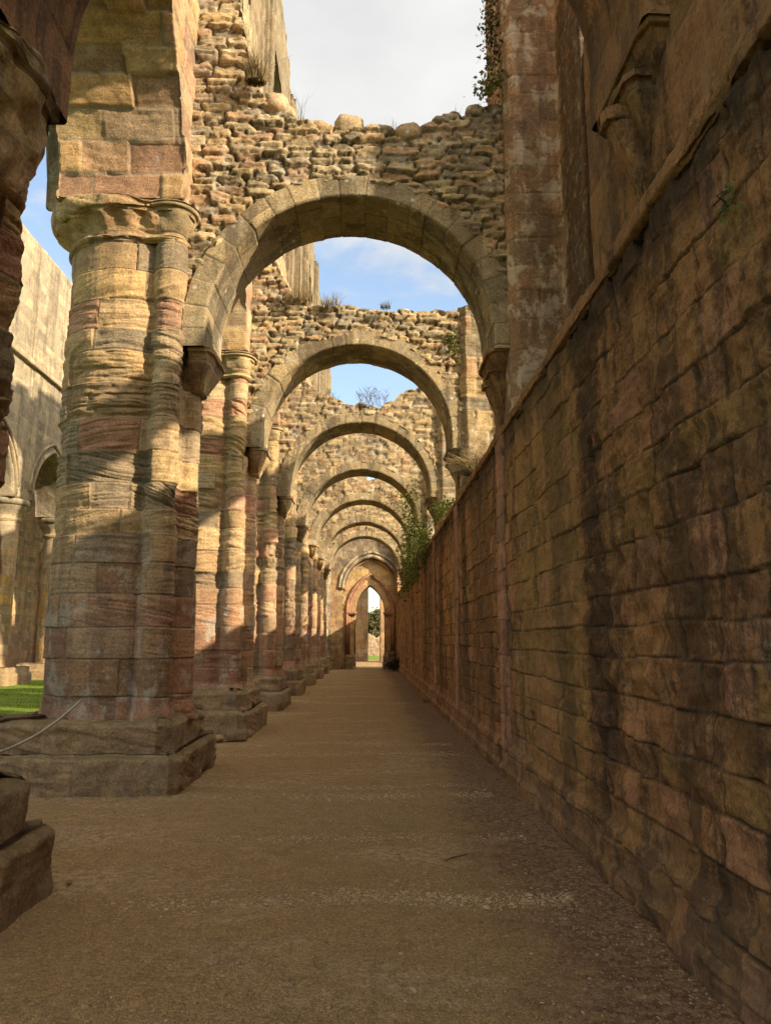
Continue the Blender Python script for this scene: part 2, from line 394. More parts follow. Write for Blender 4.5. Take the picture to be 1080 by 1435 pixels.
def simple(name, col, rough=.85, var=.3, scale=8, sss=0, col2=None, trans=0):
    m = bpy.data.materials.new(name); g = NT(m)
    geo = g.n('ShaderNodeNewGeometry'); pos = geo.outputs['Position']
    n = g.noise(pos, scale, 4, .6)
    c2 = col2 or tuple(x*(1-var) for x in col)
    c = g.mix(g.rng(n, .35, .65), col, c2)
    if trans:
        ri = g.n('ShaderNodeNewGeometry')
        c = g.mix(g.math('MULTIPLY', ri.outputs['Random Per Island'], .6), c, tuple(x*.55 for x in col))
        d = g.n('ShaderNodeBsdfTranslucent'); g.l(c, d.inputs[0])
        mx = g.n('ShaderNodeMixShader'); mx.inputs[0].default_value = trans
        g.l(g.b.outputs[0], mx.inputs[1]); g.l(d.outputs[0], mx.inputs[2]); g.l(mx.outputs[0], g.out.inputs[0])
    g.l(c, g.b.inputs['Base Color']); g.b.inputs['Roughness'].default_value = rough; g.b.inputs['Specular IOR Level'].default_value = .25
    return m
M['leaf'] = simple('ivy_leaf', (.11, .15, .03), .6, col2=(.16, .15, .035), trans=.3, scale=3)
M['leafdark'] = simple('dark_leaf', (.05, .055, .018), .6, trans=.2)
M['dry'] = simple('dry_grass', (.30, .22, .10), .9, col2=(.20, .15, .07), trans=.25, scale=4)
M['drygreen'] = simple('green_grass_blades', (.16, .15, .04), .9, trans=.25)
M['twig'] = simple('dry_twig', (.10, .07, .045), .9)
M['rope'] = simple('pale_rope', (.42, .37, .29), .9, var=.25, scale=60)
M['bark'] = simple('bark', (.12, .095, .07), .95)
M['tree'] = simple('tree_leaf', (.13, .13, .05), .7, col2=(.16, .12, .05), trans=.3, scale=1.2)
M['treegreen'] = simple('tree_leaf_green', (.07, .10, .04), .7, trans=.3, scale=1)
M['grass'] = simple('lawn_grass', (.13, .19, .012), .9, col2=(.085, .135, .010), scale=1.5)
M['blade'] = simple('lawn_blade', (.17, .24, .012), .8, col2=(.09, .15, .01), scale=3, trans=.2)
M['pebble'] = simple('pebble', (.36, .245, .14), .85, col2=(.18, .12, .075), scale=70)
M['pebblepale'] = simple('pale_pebble', (.42, .32, .2), .85, scale=40, col2=(.28, .2, .125))

M['gritpale'] = simple('band_gravel', (.50, .37, .22), .9, scale=30, col2=(.33, .235, .135))
def path_mat():
    m = bpy.data.materials.new('gravel_path'); g = NT(m)
    geo = g.n('ShaderNodeNewGeometry'); pos = geo.outputs['Position']
    s = g.n('ShaderNodeSeparateXYZ'); g.l(pos, s.inputs[0]); X, Y, Z = s.outputs
    v = g.n('ShaderNodeTexVoronoi'); g.l(pos, v.inputs[0]); v.inputs['Scale'].default_value = 95
    v2 = g.n('ShaderNodeTexVoronoi'); g.l(pos, v2.inputs[0]); v2.inputs['Scale'].default_value = 42
    vc = g.n('ShaderNodeSeparateColor'); g.l(v.outputs['Color'], vc.inputs[0])
    base = g.ramp(vc.outputs[0], [(.21, .138, .064), (.285, .187, .089), (.325, .218, .107), (.235, .157, .076), (.38, .265, .14)])
    big = g.noise(pos, .8, 5, .6)
    col = g.mix(g.rng(big, .35, .65, 0, .6), base, (.295, .20, .096))
    md = g.cn(pos, 7, 7, .8)
    col = g.mix(.7, col, g.mix(1.0, col, g.ramp(md, [(.6, .6, .6), (1, 1, 1), (1.35, 1.32, 1.25)]), 'MULTIPLY'))
    mg = g.cn(pos, 48, 5, .8)
    col = g.mix(.9, col, g.mix(1.0, col, g.ramp(mg, [(.35, .33, .31), (.95, .95, .95), (1.7, 1.68, 1.6)]), 'MULTIPLY'))
    # coarse pale gravel in bands across the path
    by = g.noise(g.vscale(pos, (.33, .75, 1)), 1.0, 6, .7, .5)
    f = g.math('MULTIPLY', g.rng(by, .52, .60, 0, .8), g.rng(g.noise(pos, 14, 5, .75), .42, .56))
    vc2 = g.n('ShaderNodeSeparateColor'); g.l(v2.outputs['Color'], vc2.inputs[0])
    col = g.mix(f, col, g.ramp(vc2.outputs[1], [(.33, .235, .135), (.47, .35, .21), (.27, .185, .115)]))
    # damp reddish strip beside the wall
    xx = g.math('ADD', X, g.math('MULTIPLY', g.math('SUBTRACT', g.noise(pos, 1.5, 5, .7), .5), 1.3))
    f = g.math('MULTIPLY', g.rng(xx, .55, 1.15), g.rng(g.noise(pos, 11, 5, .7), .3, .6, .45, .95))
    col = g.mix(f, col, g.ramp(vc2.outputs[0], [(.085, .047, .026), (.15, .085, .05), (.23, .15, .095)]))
    # greenish faint algae
    f = g.rng(g.noise(pos, 1.1, 4, .6), .56, .70, 0, .4)
    col = g.mix(f, col, (.19, .145, .045))
    ch = g.rng(g.noise(pos, 60, 3, .7), .62, .72, 0, .5)
    col = g.mix(ch, col, (.42, .32, .2))
    g.l(col, g.b.inputs['Base Color']); g.b.inputs['Roughness'].default_value = .95; g.b.inputs['Specular IOR Level'].default_value = .15
    bn = g.n('ShaderNodeBump'); bn.inputs['Strength'].default_value = .85; bn.inputs['Distance'].default_value = .012
    hh = g.math('ADD', g.math('MULTIPLY', v.outputs['Distance'], -1.0), g.math('ADD', g.math('MULTIPLY', g.noise(pos, 25, 5, .75), 1.3), g.math('MULTIPLY', g.math('MULTIPLY', v2.outputs['Distance'], -1.2), g.rng(by, .5, .65))))
    g.l(hh, bn.inputs['Height']); g.l(bn.outputs[0], g.b.inputs['Normal'])
    return m
M['path'] = path_mat()

# ------------------------------------------------------------------ layout
YC = [4.35, 9.45, 14.4, 19.35, 24.3, 29.25, 34.2, 39.15]
PX = -3.0
XW = 1.65            # inner face of the right wall
XN = -2.25           # aisle face of the nave wall
ORD = ['nearest', 'second', 'third', 'fourth', 'fifth', 'sixth', 'seventh', 'eighth']

# ------------------------------------------------------------------ ground
def nonuni(a, b, k, m=.012):
    o = [a]
    while o[-1] < b: o.append(o[-1]+max(m, k*abs(o[-1])))
    return np.array(o)
def ground_z(x, y):
    return .018*fbm(x*.9, y*.7, 0, 3)+.006*fbm(x*5, y*5, 0, 4)+.004*fbm(x*17, y*17, 0, 5)-.03*sstep(10, 20, y)
def sheet(name, xs, ys, zf, mat, **k):
    Xg, Yg = np.meshgrid(xs, ys, indexing='ij'); P = np.stack([Xg, Yg, zf(Xg, Yg)], -1)
    F = gridfaces(len(xs), len(ys), False)
    o = mesh_obj(name, P, F[:, ::-1] if P[1, 0, 0] < P[0, 0, 0] else F[:, ::1], mat, None, **k)
    return o
ys = np.concatenate([arr(-8, 1.4, .3)[:-1], nonuni(1.4, 49, .0055, .02)])
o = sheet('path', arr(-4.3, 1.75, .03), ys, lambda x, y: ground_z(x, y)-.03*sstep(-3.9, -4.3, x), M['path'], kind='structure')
o = sheet('path', arr(-4.3, 4.0, .2), arr(49.05, 66, .3), lambda x, y: ground_z(x, y), M['path'], kind='structure')
o = sheet('lawn', np.concatenate([arr(-16.5, -4.25, .18)]), arr(-10, 62, .25), lambda x, y: .03*fbm(x*.5, y*.5, 0, 8)+.005, M['grass'], kind='structure')
o = sheet('ground', arr(-300, 300, 10), arr(-100, 600, 10), lambda x, y: x*0-.12, M['grass'], kind='structure')
o = sheet('lawn', arr(-6, 9, .4), arr(66.02, 75, .4), lambda x, y: .05*fbm(x*.5, y*.5, 0, 8)+.12*sstep(66, 72, y), M['grass'], kind='structure')

# blades of grass
def blades(name, pts, hgt, wid, mat, lean=.5, parent=None, seed=0, seg=3, **k):
    r = np.random.default_rng(seed); n = len(pts)
    h = hgt*r.uniform(.5, 1.25, n); a = r.uniform(0, 2*np.pi, n); l = lean*r.uniform(0, 1, n)*h
    w = wid*r.uniform(.6, 1.3, n); b = r.uniform(0, 2*np.pi, n)
    V = []
    for s in range(seg+1):
        t = s/seg
        c = pts+np.stack([np.cos(a)*l*t*t, np.sin(a)*l*t*t, h*(t-.25*l/np.maximum(h, .001)*t*t)], 1)
        ww = w*(1-t*.92)*.5
        o_ = np.stack([np.cos(b)*ww, np.sin(b)*ww, 0*ww], 1)
        V += [c-o_, c+o_]
    V = np.stack(V, 1)                     # n, 2(seg+1), 3
    F = []
    base = np.arange(n)*(2*(seg+1))
    for s in range(seg): F.append(np.stack([base+2*s, base+2*s+1, base+2*s+3, base+2*s+2], 1))
    return mesh_obj(name, V.reshape(-1, 3), np.concatenate(F), mat, parent, smooth=False, **k)
r = np.random.default_rng(5)
n = 26000
p = np.stack([r.uniform(-13.3, -4.3, n), r.uniform(9, 30, n), np.zeros(n)], 1)
p = p[(p[:, 0]/p[:, 1] < -.30) & (p[:, 0]/p[:, 1] > -.62)]
o = blades('grass', p, .06, .012, M['blade'], seed=2, seg=2); o['kind'] = 'stuff'; o['label'] = 'short bright green grass of the nave lawn between the piers'; o['category'] = 'grass'

# pebbles: loose grit lying on the path
def rocks_cloud(name, pts, size, mat, seed, sub=1, **k):
    r = np.random.default_rng(seed); n = len(pts)
    t = (1+5**.5)/2
    v = np.array([(-1, t, 0), (1, t, 0), (-1, -t, 0), (1, -t, 0), (0, -1, t), (0, 1, t), (0, -1, -t), (0, 1, -t), (t, 0, -1), (t, 0, 1), (-t, 0, -1), (-t, 0, 1)])/1.9
    f = np.array([(0, 11, 5), (0, 5, 1), (0, 1, 7), (0, 7, 10), (0, 10, 11), (1, 5, 9), (5, 11, 4), (11, 10, 2), (10, 7, 6), (7, 1, 8), (3, 9, 4), (3, 4, 2), (3, 2, 6), (3, 6, 8), (3, 8, 9), (4, 9, 5), (2, 4, 11), (6, 2, 10), (8, 6, 7), (9, 8, 1)])
    s = size*np.exp(r.normal(0, .42, n))
    a = r.uniform(0, 6.3, n); ca, sa = np.cos(a), np.sin(a)
    sc = np.stack([r.uniform(.8, 1.5, n), r.uniform(.6, 1.1, n), r.uniform(.35, .7, n)], 1)*s[:, None]
    vv = v[None]*sc[:, None]*(1+.18*r.normal(size=(n, 12, 1)))
    x = vv[..., 0]*ca[:, None]-vv[..., 1]*sa[:, None]; y = vv[..., 0]*sa[:, None]+vv[..., 1]*ca[:, None]
    P = np.stack([x, y, vv[..., 2]], -1)+pts[:, None]
    F = (f[None]+(np.arange(n)*12)[:, None, None]).reshape(-1, 3)
    return mesh_obj(name, P.reshape(-1, 3), F, mat, None, smooth=True, **k)
n = 110000
yy = 1.8*np.exp(r.uniform(0, 1, n)**.9*np.log(12)); xx = r.uniform(-3.8, 1.62, n)
dens = .35+.65*sstep(-.05, .3, fbm(xx*.5, yy*1.3, 0, 21))+.15*sstep(.9, 1.4, xx)+.4*sstep(2.9, 2.0, yy)
kp = (r.uniform(0, 1, n) < dens*.75) & (np.abs(xx) < yy*.62)
xx, yy = xx[kp], yy[kp]
sel = r.uniform(0, 1, len(xx)) < .8
zz = ground_z(xx, yy)+.001
P_ = np.stack([xx, yy, zz], 1)
o = rocks_cloud('gravel', P_[sel], .0046, M['pebble'], 3, kind='stuff', label='brown grit and small gravel strewn over the path', category='gravel')
o = rocks_cloud('gravel', P_[~sel][::3], .006, M['pebblepale'], 4, kind='stuff', label='paler small pebbles mixed through the path gravel', category='gravel')

def bandw(x, y):
    q = 0
    for (yb, w_, a_) in ((5.15, .11, .8), (8.35, .16, .9), (8.9, .1, .6), (11.3, .18, .7), (12.4, .14, .6), (6.7, .1, .35), (16, .2, .6)):
        q = q+a_*np.exp(-((y-yb-.10*noise(x*1.1, y*0+yb, 0, 7))/w_)**2)*sstep(-.6, .25, fbm(x*1.4, y*.3+yb, 0, 9))
    return q
n = 260000
yy = 3.2*np.exp(r.uniform(0, 1, n)*np.log(6)); xx = r.uniform(-3.2, 1.3, n)
kp = (r.uniform(0, 1, n) < bandw(xx, yy)*.9) & (np.abs(xx) < yy*.62)
xx, yy = xx[kp], yy[kp]
o = rocks_cloud('gravel', np.stack([xx, yy, ground_z(xx, yy)+.001], 1), .0056, M['gritpale'], 14, kind='stuff', label='coarser pale gravel washed into bands across the path', category='gravel')

# ------------------------------------------------------------------ stones (single deformed blocks)
def stone_mesh(sx, sy, sz, seed, e=3.2, nu=20, nv=14, rough=.12):
    th = np.linspace(0, 2*np.pi, nu, endpoint=False); ph = np.linspace(-np.pi/2, np.pi/2, nv)
    T, Q = np.meshgrid(th, ph, indexing='ij')
    x, y, z = np.cos(Q)*np.cos(T), np.cos(Q)*np.sin(T), np.sin(Q)
    L = (np.abs(x)**e+np.abs(y)**e+np.abs(z)**e)**(-1/e)
    d = L*(1+rough*fbm(x*1.3+seed*3.1, y*1.3, z*1.3, seed)*1.5+rough*.4*noise(x*5, y*5, z*9+seed, seed))
    P = np.stack([x*d*sx/2, y*d*sy/2, z*d*sz/2], -1)
    F = gridfaces(nu, nv, True)
    r1 = h1(seed, 3)
    col = np.zeros((nu*nv, 3)); col[:, 0] = r1; col[:, 1] = h1(seed, 4)
    return P.reshape(-1, 3), F, col
def put_stone(name, loc, size, seed, mat, parent=None, rz=0., rx=0., **k):
    V, F, c = stone_mesh(*size, seed)
    o = mesh_obj(name, V, F, mat, parent, c, **k); o.location = loc; o.rotation_euler = (rx, rx*.5, rz); return o

# ------------------------------------------------------------------ piers
def arcpts(cx, cy, r, a0, a1, n): return [(cx+r*math.cos(R_(a0+(a1-a0)*i/n)), cy+r*math.sin(R_(a0+(a1-a0)*i/n))) for i in range(n+1)]
def pier_profile(s=1.0, nook=.2):
    # plan: big drum, nook shafts at the two aisle corners, flat respond with half shaft to the aisle (+x)
    p = []
    p += arcpts(0, .03, .79*s, 57, 303, 40)                # drum, anticlockwise through the nave side
    p += arcpts(.62, -.58, nook, 205, 360, 12)           # camera-side nook shaft
    p += [(.75, -.38)]
    p += arcpts(.75, 0, .19, -85, 85, 10)
    p += [(.75, .38)]
    p += arcpts(.62, .58, nook, 0, 155, 12)
    return p
def soften(p, k):
    p = np.array(p)
    for _ in range(k): p = .5*p+.25*(np.roll(p, 1, 0)+np.roll(p, -1, 0))
    return p
def pier(i, yc, step, zstep, seed, label, mat=None, strata=.03, capt=True):
    mat = mat or M['pier']
    t = thing('nave_pier', label, 'pier', (PX-(.17 if i == 0 else .04), yc, 0), 'round piers of the nave arcade')
    hw = 1.1
    e_ = .10 if i == 0 else .03
    low = [(-1.15, -hw), (.95+e_, -hw), (1.05+e_, -hw+.12), (1.05+e_, hw-.12), (.95+e_, hw), (-1.15, hw)]
    mid = [(-1.02, -.98), (.78+e_, -.98), (.93+e_, -.8), (.93+e_, .8), (.78+e_, .98), (-1.02, .98)]
    ps = max(step*1.2, .02)
    pl = prism('plinth', low, [-.15]+list(arr(0, .36, ps))+[.385, .41, .425], [0.02]+[.0+.01*0]*len(arr(0, .36, ps))+[-.012, -.04, -.075],
          ashlar((.9, 1.1), (.7, 1.3), jd=.02, rd=.03, strata=.010, pit=.022, off=.012, seed=seed+40, vlo=-.3), M['plinth'], t, step=ps,
          extra=lambda P, U, V: -.03*sstep(.10, .0, V)*sstep(-.2, .4, noise(U*2.2, U*0, 0, seed)))
    prism('upper_plinth', mid, [.40]+list(arr(.43, .66, ps))+[.69, .72, .745, .76, .77], [0]+[0]*len(arr(.43, .66, ps))+[.0, -.02, -.055, -.10, -.2],
          ashlar((.9, 1.1), (.6, 1.1), jd=.016, rd=.03, strata=.012, pit=.024, off=.012, seed=seed+41, vlo=-.3), M['plinth'], t, step=ps)
    prof = pier_profile()
    # base moulding + shaft in one drum
    zs = np.concatenate([arr(.70, 6.42, zstep)])
    offs = .035*np.exp(-((zs-.78)/.07)**2)+.05*np.exp(-((zs-.70)/.05)**2)-.012*sstep(.8, 6.4, zs)
    big = step < .03
    prism('shaft', prof, zs, offs, ashlar((.26, .42), (.42, 1.15), jd=.030 if big else .035, rd=.020, jw=.007, strata=strata, pit=.020, off=.020, seed=seed, vlo=-.3,
          calm=lambda v: .3+.7*sstep(1.9, 3.0, v)-.35*sstep(5.4, 6.2, v)), mat, t, step=step)
    # capital: scalloped bell and abacus
    cz = np.array([6.36, 6.38, 6.41, 6.44, 6.46, 6.50, 6.56, 6.62, 6.68, 6.71, 6.72, 6.73, 6.80, 6.86, 6.89, 6.90])
    co = np.array([-.02, .03, .05, .03, .0, .02, .05, .09, .13, .15, .15, .18, .19, .19, .175, .08])
    def scal(P, U, V): return -.07*sstep(-.2, .5, P[..., 0])*sstep(6.5, 6.75, V)+.07*sstep(-.25, -.6, P[..., 0])*sstep(.3, -.3, P[..., 1])*sstep(6.45, 6.7, V)+.022*np.cos(U*2*np.pi/.30)*sstep(6.48, 6.6, V)*sstep(6.71, 6.68, V)
    cp = max(step, .022)
    pc = prism('capital', soften(resample(prof, cp), int(.035/cp/cp)), np.interp(np.linspace(0, 15, 46), np.arange(16), cz), np.interp(np.linspace(0, 15, 46), np.arange(16), co),
          ashlar((.5, .6), (.45, .8), jd=.014, rd=.02, strata=.010, pit=.022, off=.008, seed=seed+50, vlo=-.2), M['cap'], t, step=cp, pre=False, extra=scal)
    return t
def corbel(name, x0, yc, zt, sgn, parent, mat, seed, d=.36, hw=.50, depth=.75, res=.03, lump=0.):
    """moulded bracket growing out of x0 towards sgn*x; zt = its top"""
    zr = np.array([0, .005, .04, .10, .105, .14, .20, .30, .42, .55, .66, .70, .72])/.72*depth
    dr = np.array([.94, 1, 1, 1, .84, .82, .76, .62, .42, .24, .12, .10, .02])*d
    wr = np.array([.97, 1, 1, 1, .92, .92, .90, .84, .72, .55, .36, .34, .25])*hw
    n = int(depth/res)+8
    q = np.linspace(0, len(zr)-1, n*2)
    Z = zt-np.interp(q, np.arange(len(zr)), zr); Dd = np.interp(q, np.arange(len(zr)), dr); W = np.interp(q, np.arange(len(zr)), wr)
    base = resample([(-.12, -1), (.75, -1), (1, -.75), (1, .75), (.75, 1), (-.12, 1)], .09)
    P = np.zeros((len(base), len(Z), 3))
    P[..., 0] = x0+sgn*np.where(base[:, None, 0] < 0, base[:, None, 0], base[:, None, 0]*Dd[None])
    P[..., 1] = yc+base[:, None, 1]*W[None]; P[..., 2] = Z[None]
    U = np.repeat(arclen(base)[:, None]*.4, len(Z), 1); V = P[..., 2]
    return emit(name, P, U, V, ashlar((.3, .4), (.5, .9), jd=.008, rd=.02, strata=.006, pit=.02, off=.004, seed=seed), mat, parent, True, True, extra=(lambda P, U, V: lump*fbm(P[..., 1]*2.6, V*2.4, P[..., 0]*3, 5)) if lump else None)

PL = ['dark weather-eaten pier at the left edge, closest to the camera',
      'large drum pier of layered yellow and pink courses beside the largest arch',
      'third pier down the aisle, pink lower courses with white stains, tumbled stones at its foot',
      'fourth pier down the aisle, just beyond the one with tumbled stones at its foot',
      'fifth pier down the aisle, with a rounded sunlit shaft and stepped base',
      'sixth pier down the aisle, small in the distance between the fifth and seventh',
      'seventh pier down the aisle, narrow and sunlit, two short of the lichen mottled pier',
      'eighth pier down the aisle, last one before the lichen mottled pier']
res = [(.016, .014), (.013, .0105), (.02, .017), (.03, .026), (.04, .035), (.05, .04), (.05, .04), (.05, .04)]
piers = []
for i, yc in enumerate(YC):
    piers.append(pier(i, yc, res[i][0], res[i][1], 11+i*7, PL[i], strata=[.04, .022, .022, .022, .02, .02, .02, .02][i]))
mp = pier(8, 43.7, .05, .04, 91, 'lichen mottled black and white pier standing against the end wall', mat=M['mottled'])
mp['group'] = 'round piers of the nave arcade'

# ------------------------------------------------------------------ transverse arches
ZC = [7.2, 7.18, 7.11, 7.01, 6.90, 6.82, 6.73, 6.76]
AX, AR = -.2, 1.72
TH = .5                                  # half thickness along the aisle
def stonetops(x, w, s, amp=.09):
    q = x/w+.3*noise(x*2, 0, 0, s); k = np.floor(q); t = q-k
    return amp*(h1(k.astype(np.int64), s)-.3)+.07*(1-np.abs(2*t-1)**4)
SKY = [lambda x: 8.2+0*x,
       lambda x: np.interp(x, [-2.4, -1.78, -1.68, -1.55, -1.42, -1.05, -.6, -.2, .2, .55, .75, .95, 1.3, 1.6, 1.9], [10.9, 10.6, 9.6, 8.9, 8.45, 8.20, 8.02, 8.03, 7.98, 7.93, 8.02, 8.17, 8.27, 8.38, 8.45]),
       lambda x: np.interp(x, [-2.4, -1.9, -1.7, -1.5, -1.2, -.5, .3, 1.0, 1.5, 2.2], [10.5, 9.4, 8.4, 8.05, 7.82, 7.80, 7.72, 7.72, 7.74, 7.8]),
       lambda x: np.interp(x, [-2.4, -1.9, -1.6, -1.3, -.5, .3, .6, .9, 1.3, 2.2], [10.3, 9.2, 8.0, 7.7, 7.42, 7.38, 7.5, 7.78, 7.84, 7.8]),
       lambda x: np.interp(x, [-2.4, -1.7, -1.3, 2.2], [10, 8.9, 8.55, 8.45]),
       lambda x: np.interp(x, [-2.4, -1.7, -1.3, -.12, -.10, .26, .28, 2.2], [10, 8.6, 8.3, 8.2, 7.58, 7.56, 8.15, 8.2]),
       lambda x: np.interp(x, [-2.4, -1.7, 2.2], [10, 8.2, 8.1]),
       lambda x: np.interp(x, [-2.4, -1.7, 2.2], [10, 8.2, 8.15])]
AL = ['aisle arch overhead and nearest, out of the top of view except its corbels',
      'largest round arch spanning the aisle, boulders perched along its ragged top',
      'second round arch down the aisle, with tufts of dry grass on its level rubble top',
      'third round arch down the aisle, with wispy dead stalks growing on top',
      'fourth round arch down the aisle, seen inside the opening of the third',
      'fifth round arch down the aisle, a notch of sky above its rubble',
      'sixth round arch down the aisle, sunlit and framed by the fifth',
      'seventh round arch down the aisle, last before the pointed arches']
arches = []
for i, yc in enumerate(YC):
    t = thing('transverse_arch', AL[i], 'arch', (0, yc, 0), 'round arches across the aisle')
    arches.append(t)
    zc = ZC[i]; zs = 5.12; cz = zc-AR; s = [.03, .016, .022, .035, .045, .05, .06, .06][i]
    ring = .28
    AX, AR = (-.27, 1.82) if i == 0 else (-.235, 1.76)
    # path: straight, half circle, straight
    st = cz-zs; L = st*2+math.pi*AR; nc = int(L/s)
    q = np.linspace(0, L, nc)
    a = np.clip((q-st)/AR, 0, math.pi)
    cxx = -np.cos(a); szz = np.sin(a)
    zadd = np.where(q < st, q-st, 0)+np.where(q > L-st, (L-st)-q, 0)
    prof = [(ring, 0), (0.025, 0), (0, .025), (0, 2*TH-.025), (.025, 2*TH), (ring, 2*TH)]     # (radial out, y)
    pr = resample(prof, s, False); n_ = len(pr)
    P = np.zeros((n_, nc, 3))
    P[..., 0] = AX+(AR+pr[:, None, 0])*cxx[None]; P[..., 2] = cz+(AR+pr[:, None, 0])*szz[None]+zadd[None]; P[..., 1] = -TH-.02+pr[:, None, 1]*(1.04)
    U = np.repeat(arclen(pr, False)[:, None], nc, 1); V = np.repeat(q[None], n_, 0)
    # voussoirs: joints run across the ring; soffit broken in three widths
    def vp(u, v, seed=100+i):
        b = ashlar((.22, .34), (.42, .46), jd=.014, rd=.018, jw=.006, strata=0, pit=.008, off=.007, seed=seed, wob=.003, vlo=-.1)
        uf = np.where(u < ring+.01, .1+u*0, u)
        f = ashlar((.22, .34), (9, 9.1), jd=.014, rd=.018, jw=.006, strata=0, pit=.008, off=.007, seed=seed, wob=.003, vlo=-.1)
        A = f(u*1.0+3, v); B = b(u, v); m = (u < ring+.01)
        return tuple(np.where(m, x, y) for x, y in zip(A, B))
    emit('arch_ring', P, U, V, vp, M['arch'], t, closed=False, caps=False, outward=None) if False else None
    # outward direction = towards the arch centre line
    cen = np.zeros_like(P); cen[..., 0] = AX; cen[..., 2] = cz-.2
    D = cen-P; D[..., 1] = P[..., 1]*1.2
    N = gridnormals(P, False)
    if (N*D).sum() < 0: N = -N; fl = True
    else: fl = False
    h, r1, r2, mo = vp(U, V)
    P2 = P+N*h[..., None]
    F = gridfaces(n_, nc, False); F = F if fl else F[:, ::-1]
    mesh_obj('arch_ring', P2, F, M['arch'] if i else M['wallhi'], t, np.stack([r1, r2, mo], -1).reshape(-1, 3))
    # rubble above
    xl = -2.30
    x1 = 1.72 if i < 2 else 2.1
    al = arr(xl, x1, s)
    def zlo(x, zc=zc, cz=cz, AX=AX, AR=AR, ring=ring):
        d = np.abs(x-AX); r_ = AR+ring-.06
        return np.where(d < r_, cz+np.sqrt(np.clip(r_*r_-d*d, 0, None)), cz)*1.0
    zt = lambda x, i=i: SKY[i](x)+stonetops(x, .30, 60+i)
    hgt = 4.6 if i else 3.2
    ribbon('rubble_wall', al, zlo, zt, -TH, TH, int(hgt/s*.9), rubble(.33 if i < 3 else .36, .115, amp=.065 if i < 3 else .05, seed=30+i), M['rubble'], t, axis='x', nd=max(6, int(.9/s)))
    cm_ = M['wallhi'] if i < 2 else M['arch']
    corbel('corbel', XW+.06, 0, 5.14, -1, t, cm_, 70+i, d=.26 if i else .16, hw=.5, depth=.34, res=.02)
    corbel('corbel_bracket', XW+.06, 0, 4.98, -1, t, cm_, 75+i, d=.23 if i else .20, hw=.30, depth=.52, res=.02)
    if i < 2: corbel('corbel_roll', XW+.05, .0, 4.86, -1, t, cm_, 78+i, d=.25, hw=.11, depth=.66, res=.02)
    corbel('corbel', -2.10 if i else -2.26, 0, 5.14, 1, t, M['cap'], 80+i, d=.20 if i else .20, hw=.46, depth=.5 if i else .75, lump=0 if i else .16, res=.03 if i else .015)
# boulders on the first whole arch
zt1 = lambda x: float(SKY[1](np.array([x]))[0])
bx = [(-1.12, .28, .24), (-.88, .22, .15), (-.64, .34, .20), (-.27, .38, .36), (-.0, .2, .10), (.17, .32, .25), (.50, .36, .28), (.74, .22, .13), (.90, .28, .14), (1.14, .27, .13), (1.36, .26, .17), (1.58, .26, .16)]
for k, (x, w, h) in enumerate(bx):
    put_stone('coping_stone', (x, -.33+.05*math.sin(k*3), zt1(x)+h*.40), (w, .34, h), 200+k, M['rubble'], arches[1], rz=.3*math.sin(k*5), rx=.15*math.sin(k*7))
for k in range(9):
    put_stone('coping_stone', (-1.0+k*.32, .18, zt1(-1.0+k*.32)+.08), (.3, .36, .2), 230+k, M['rubble'], arches[1], rz=.4*math.sin(k*5))
for k in range(9):
    x = -1.3+k*.33
    put_stone('coping_stone', (x, -.3, float(SKY[2](np.array([x]))[0])+.07), (.28, .3, .13+.05*(k % 3 == 0)), 260+k, M['rubble'], arches[2], rz=.3*math.sin(k*4))

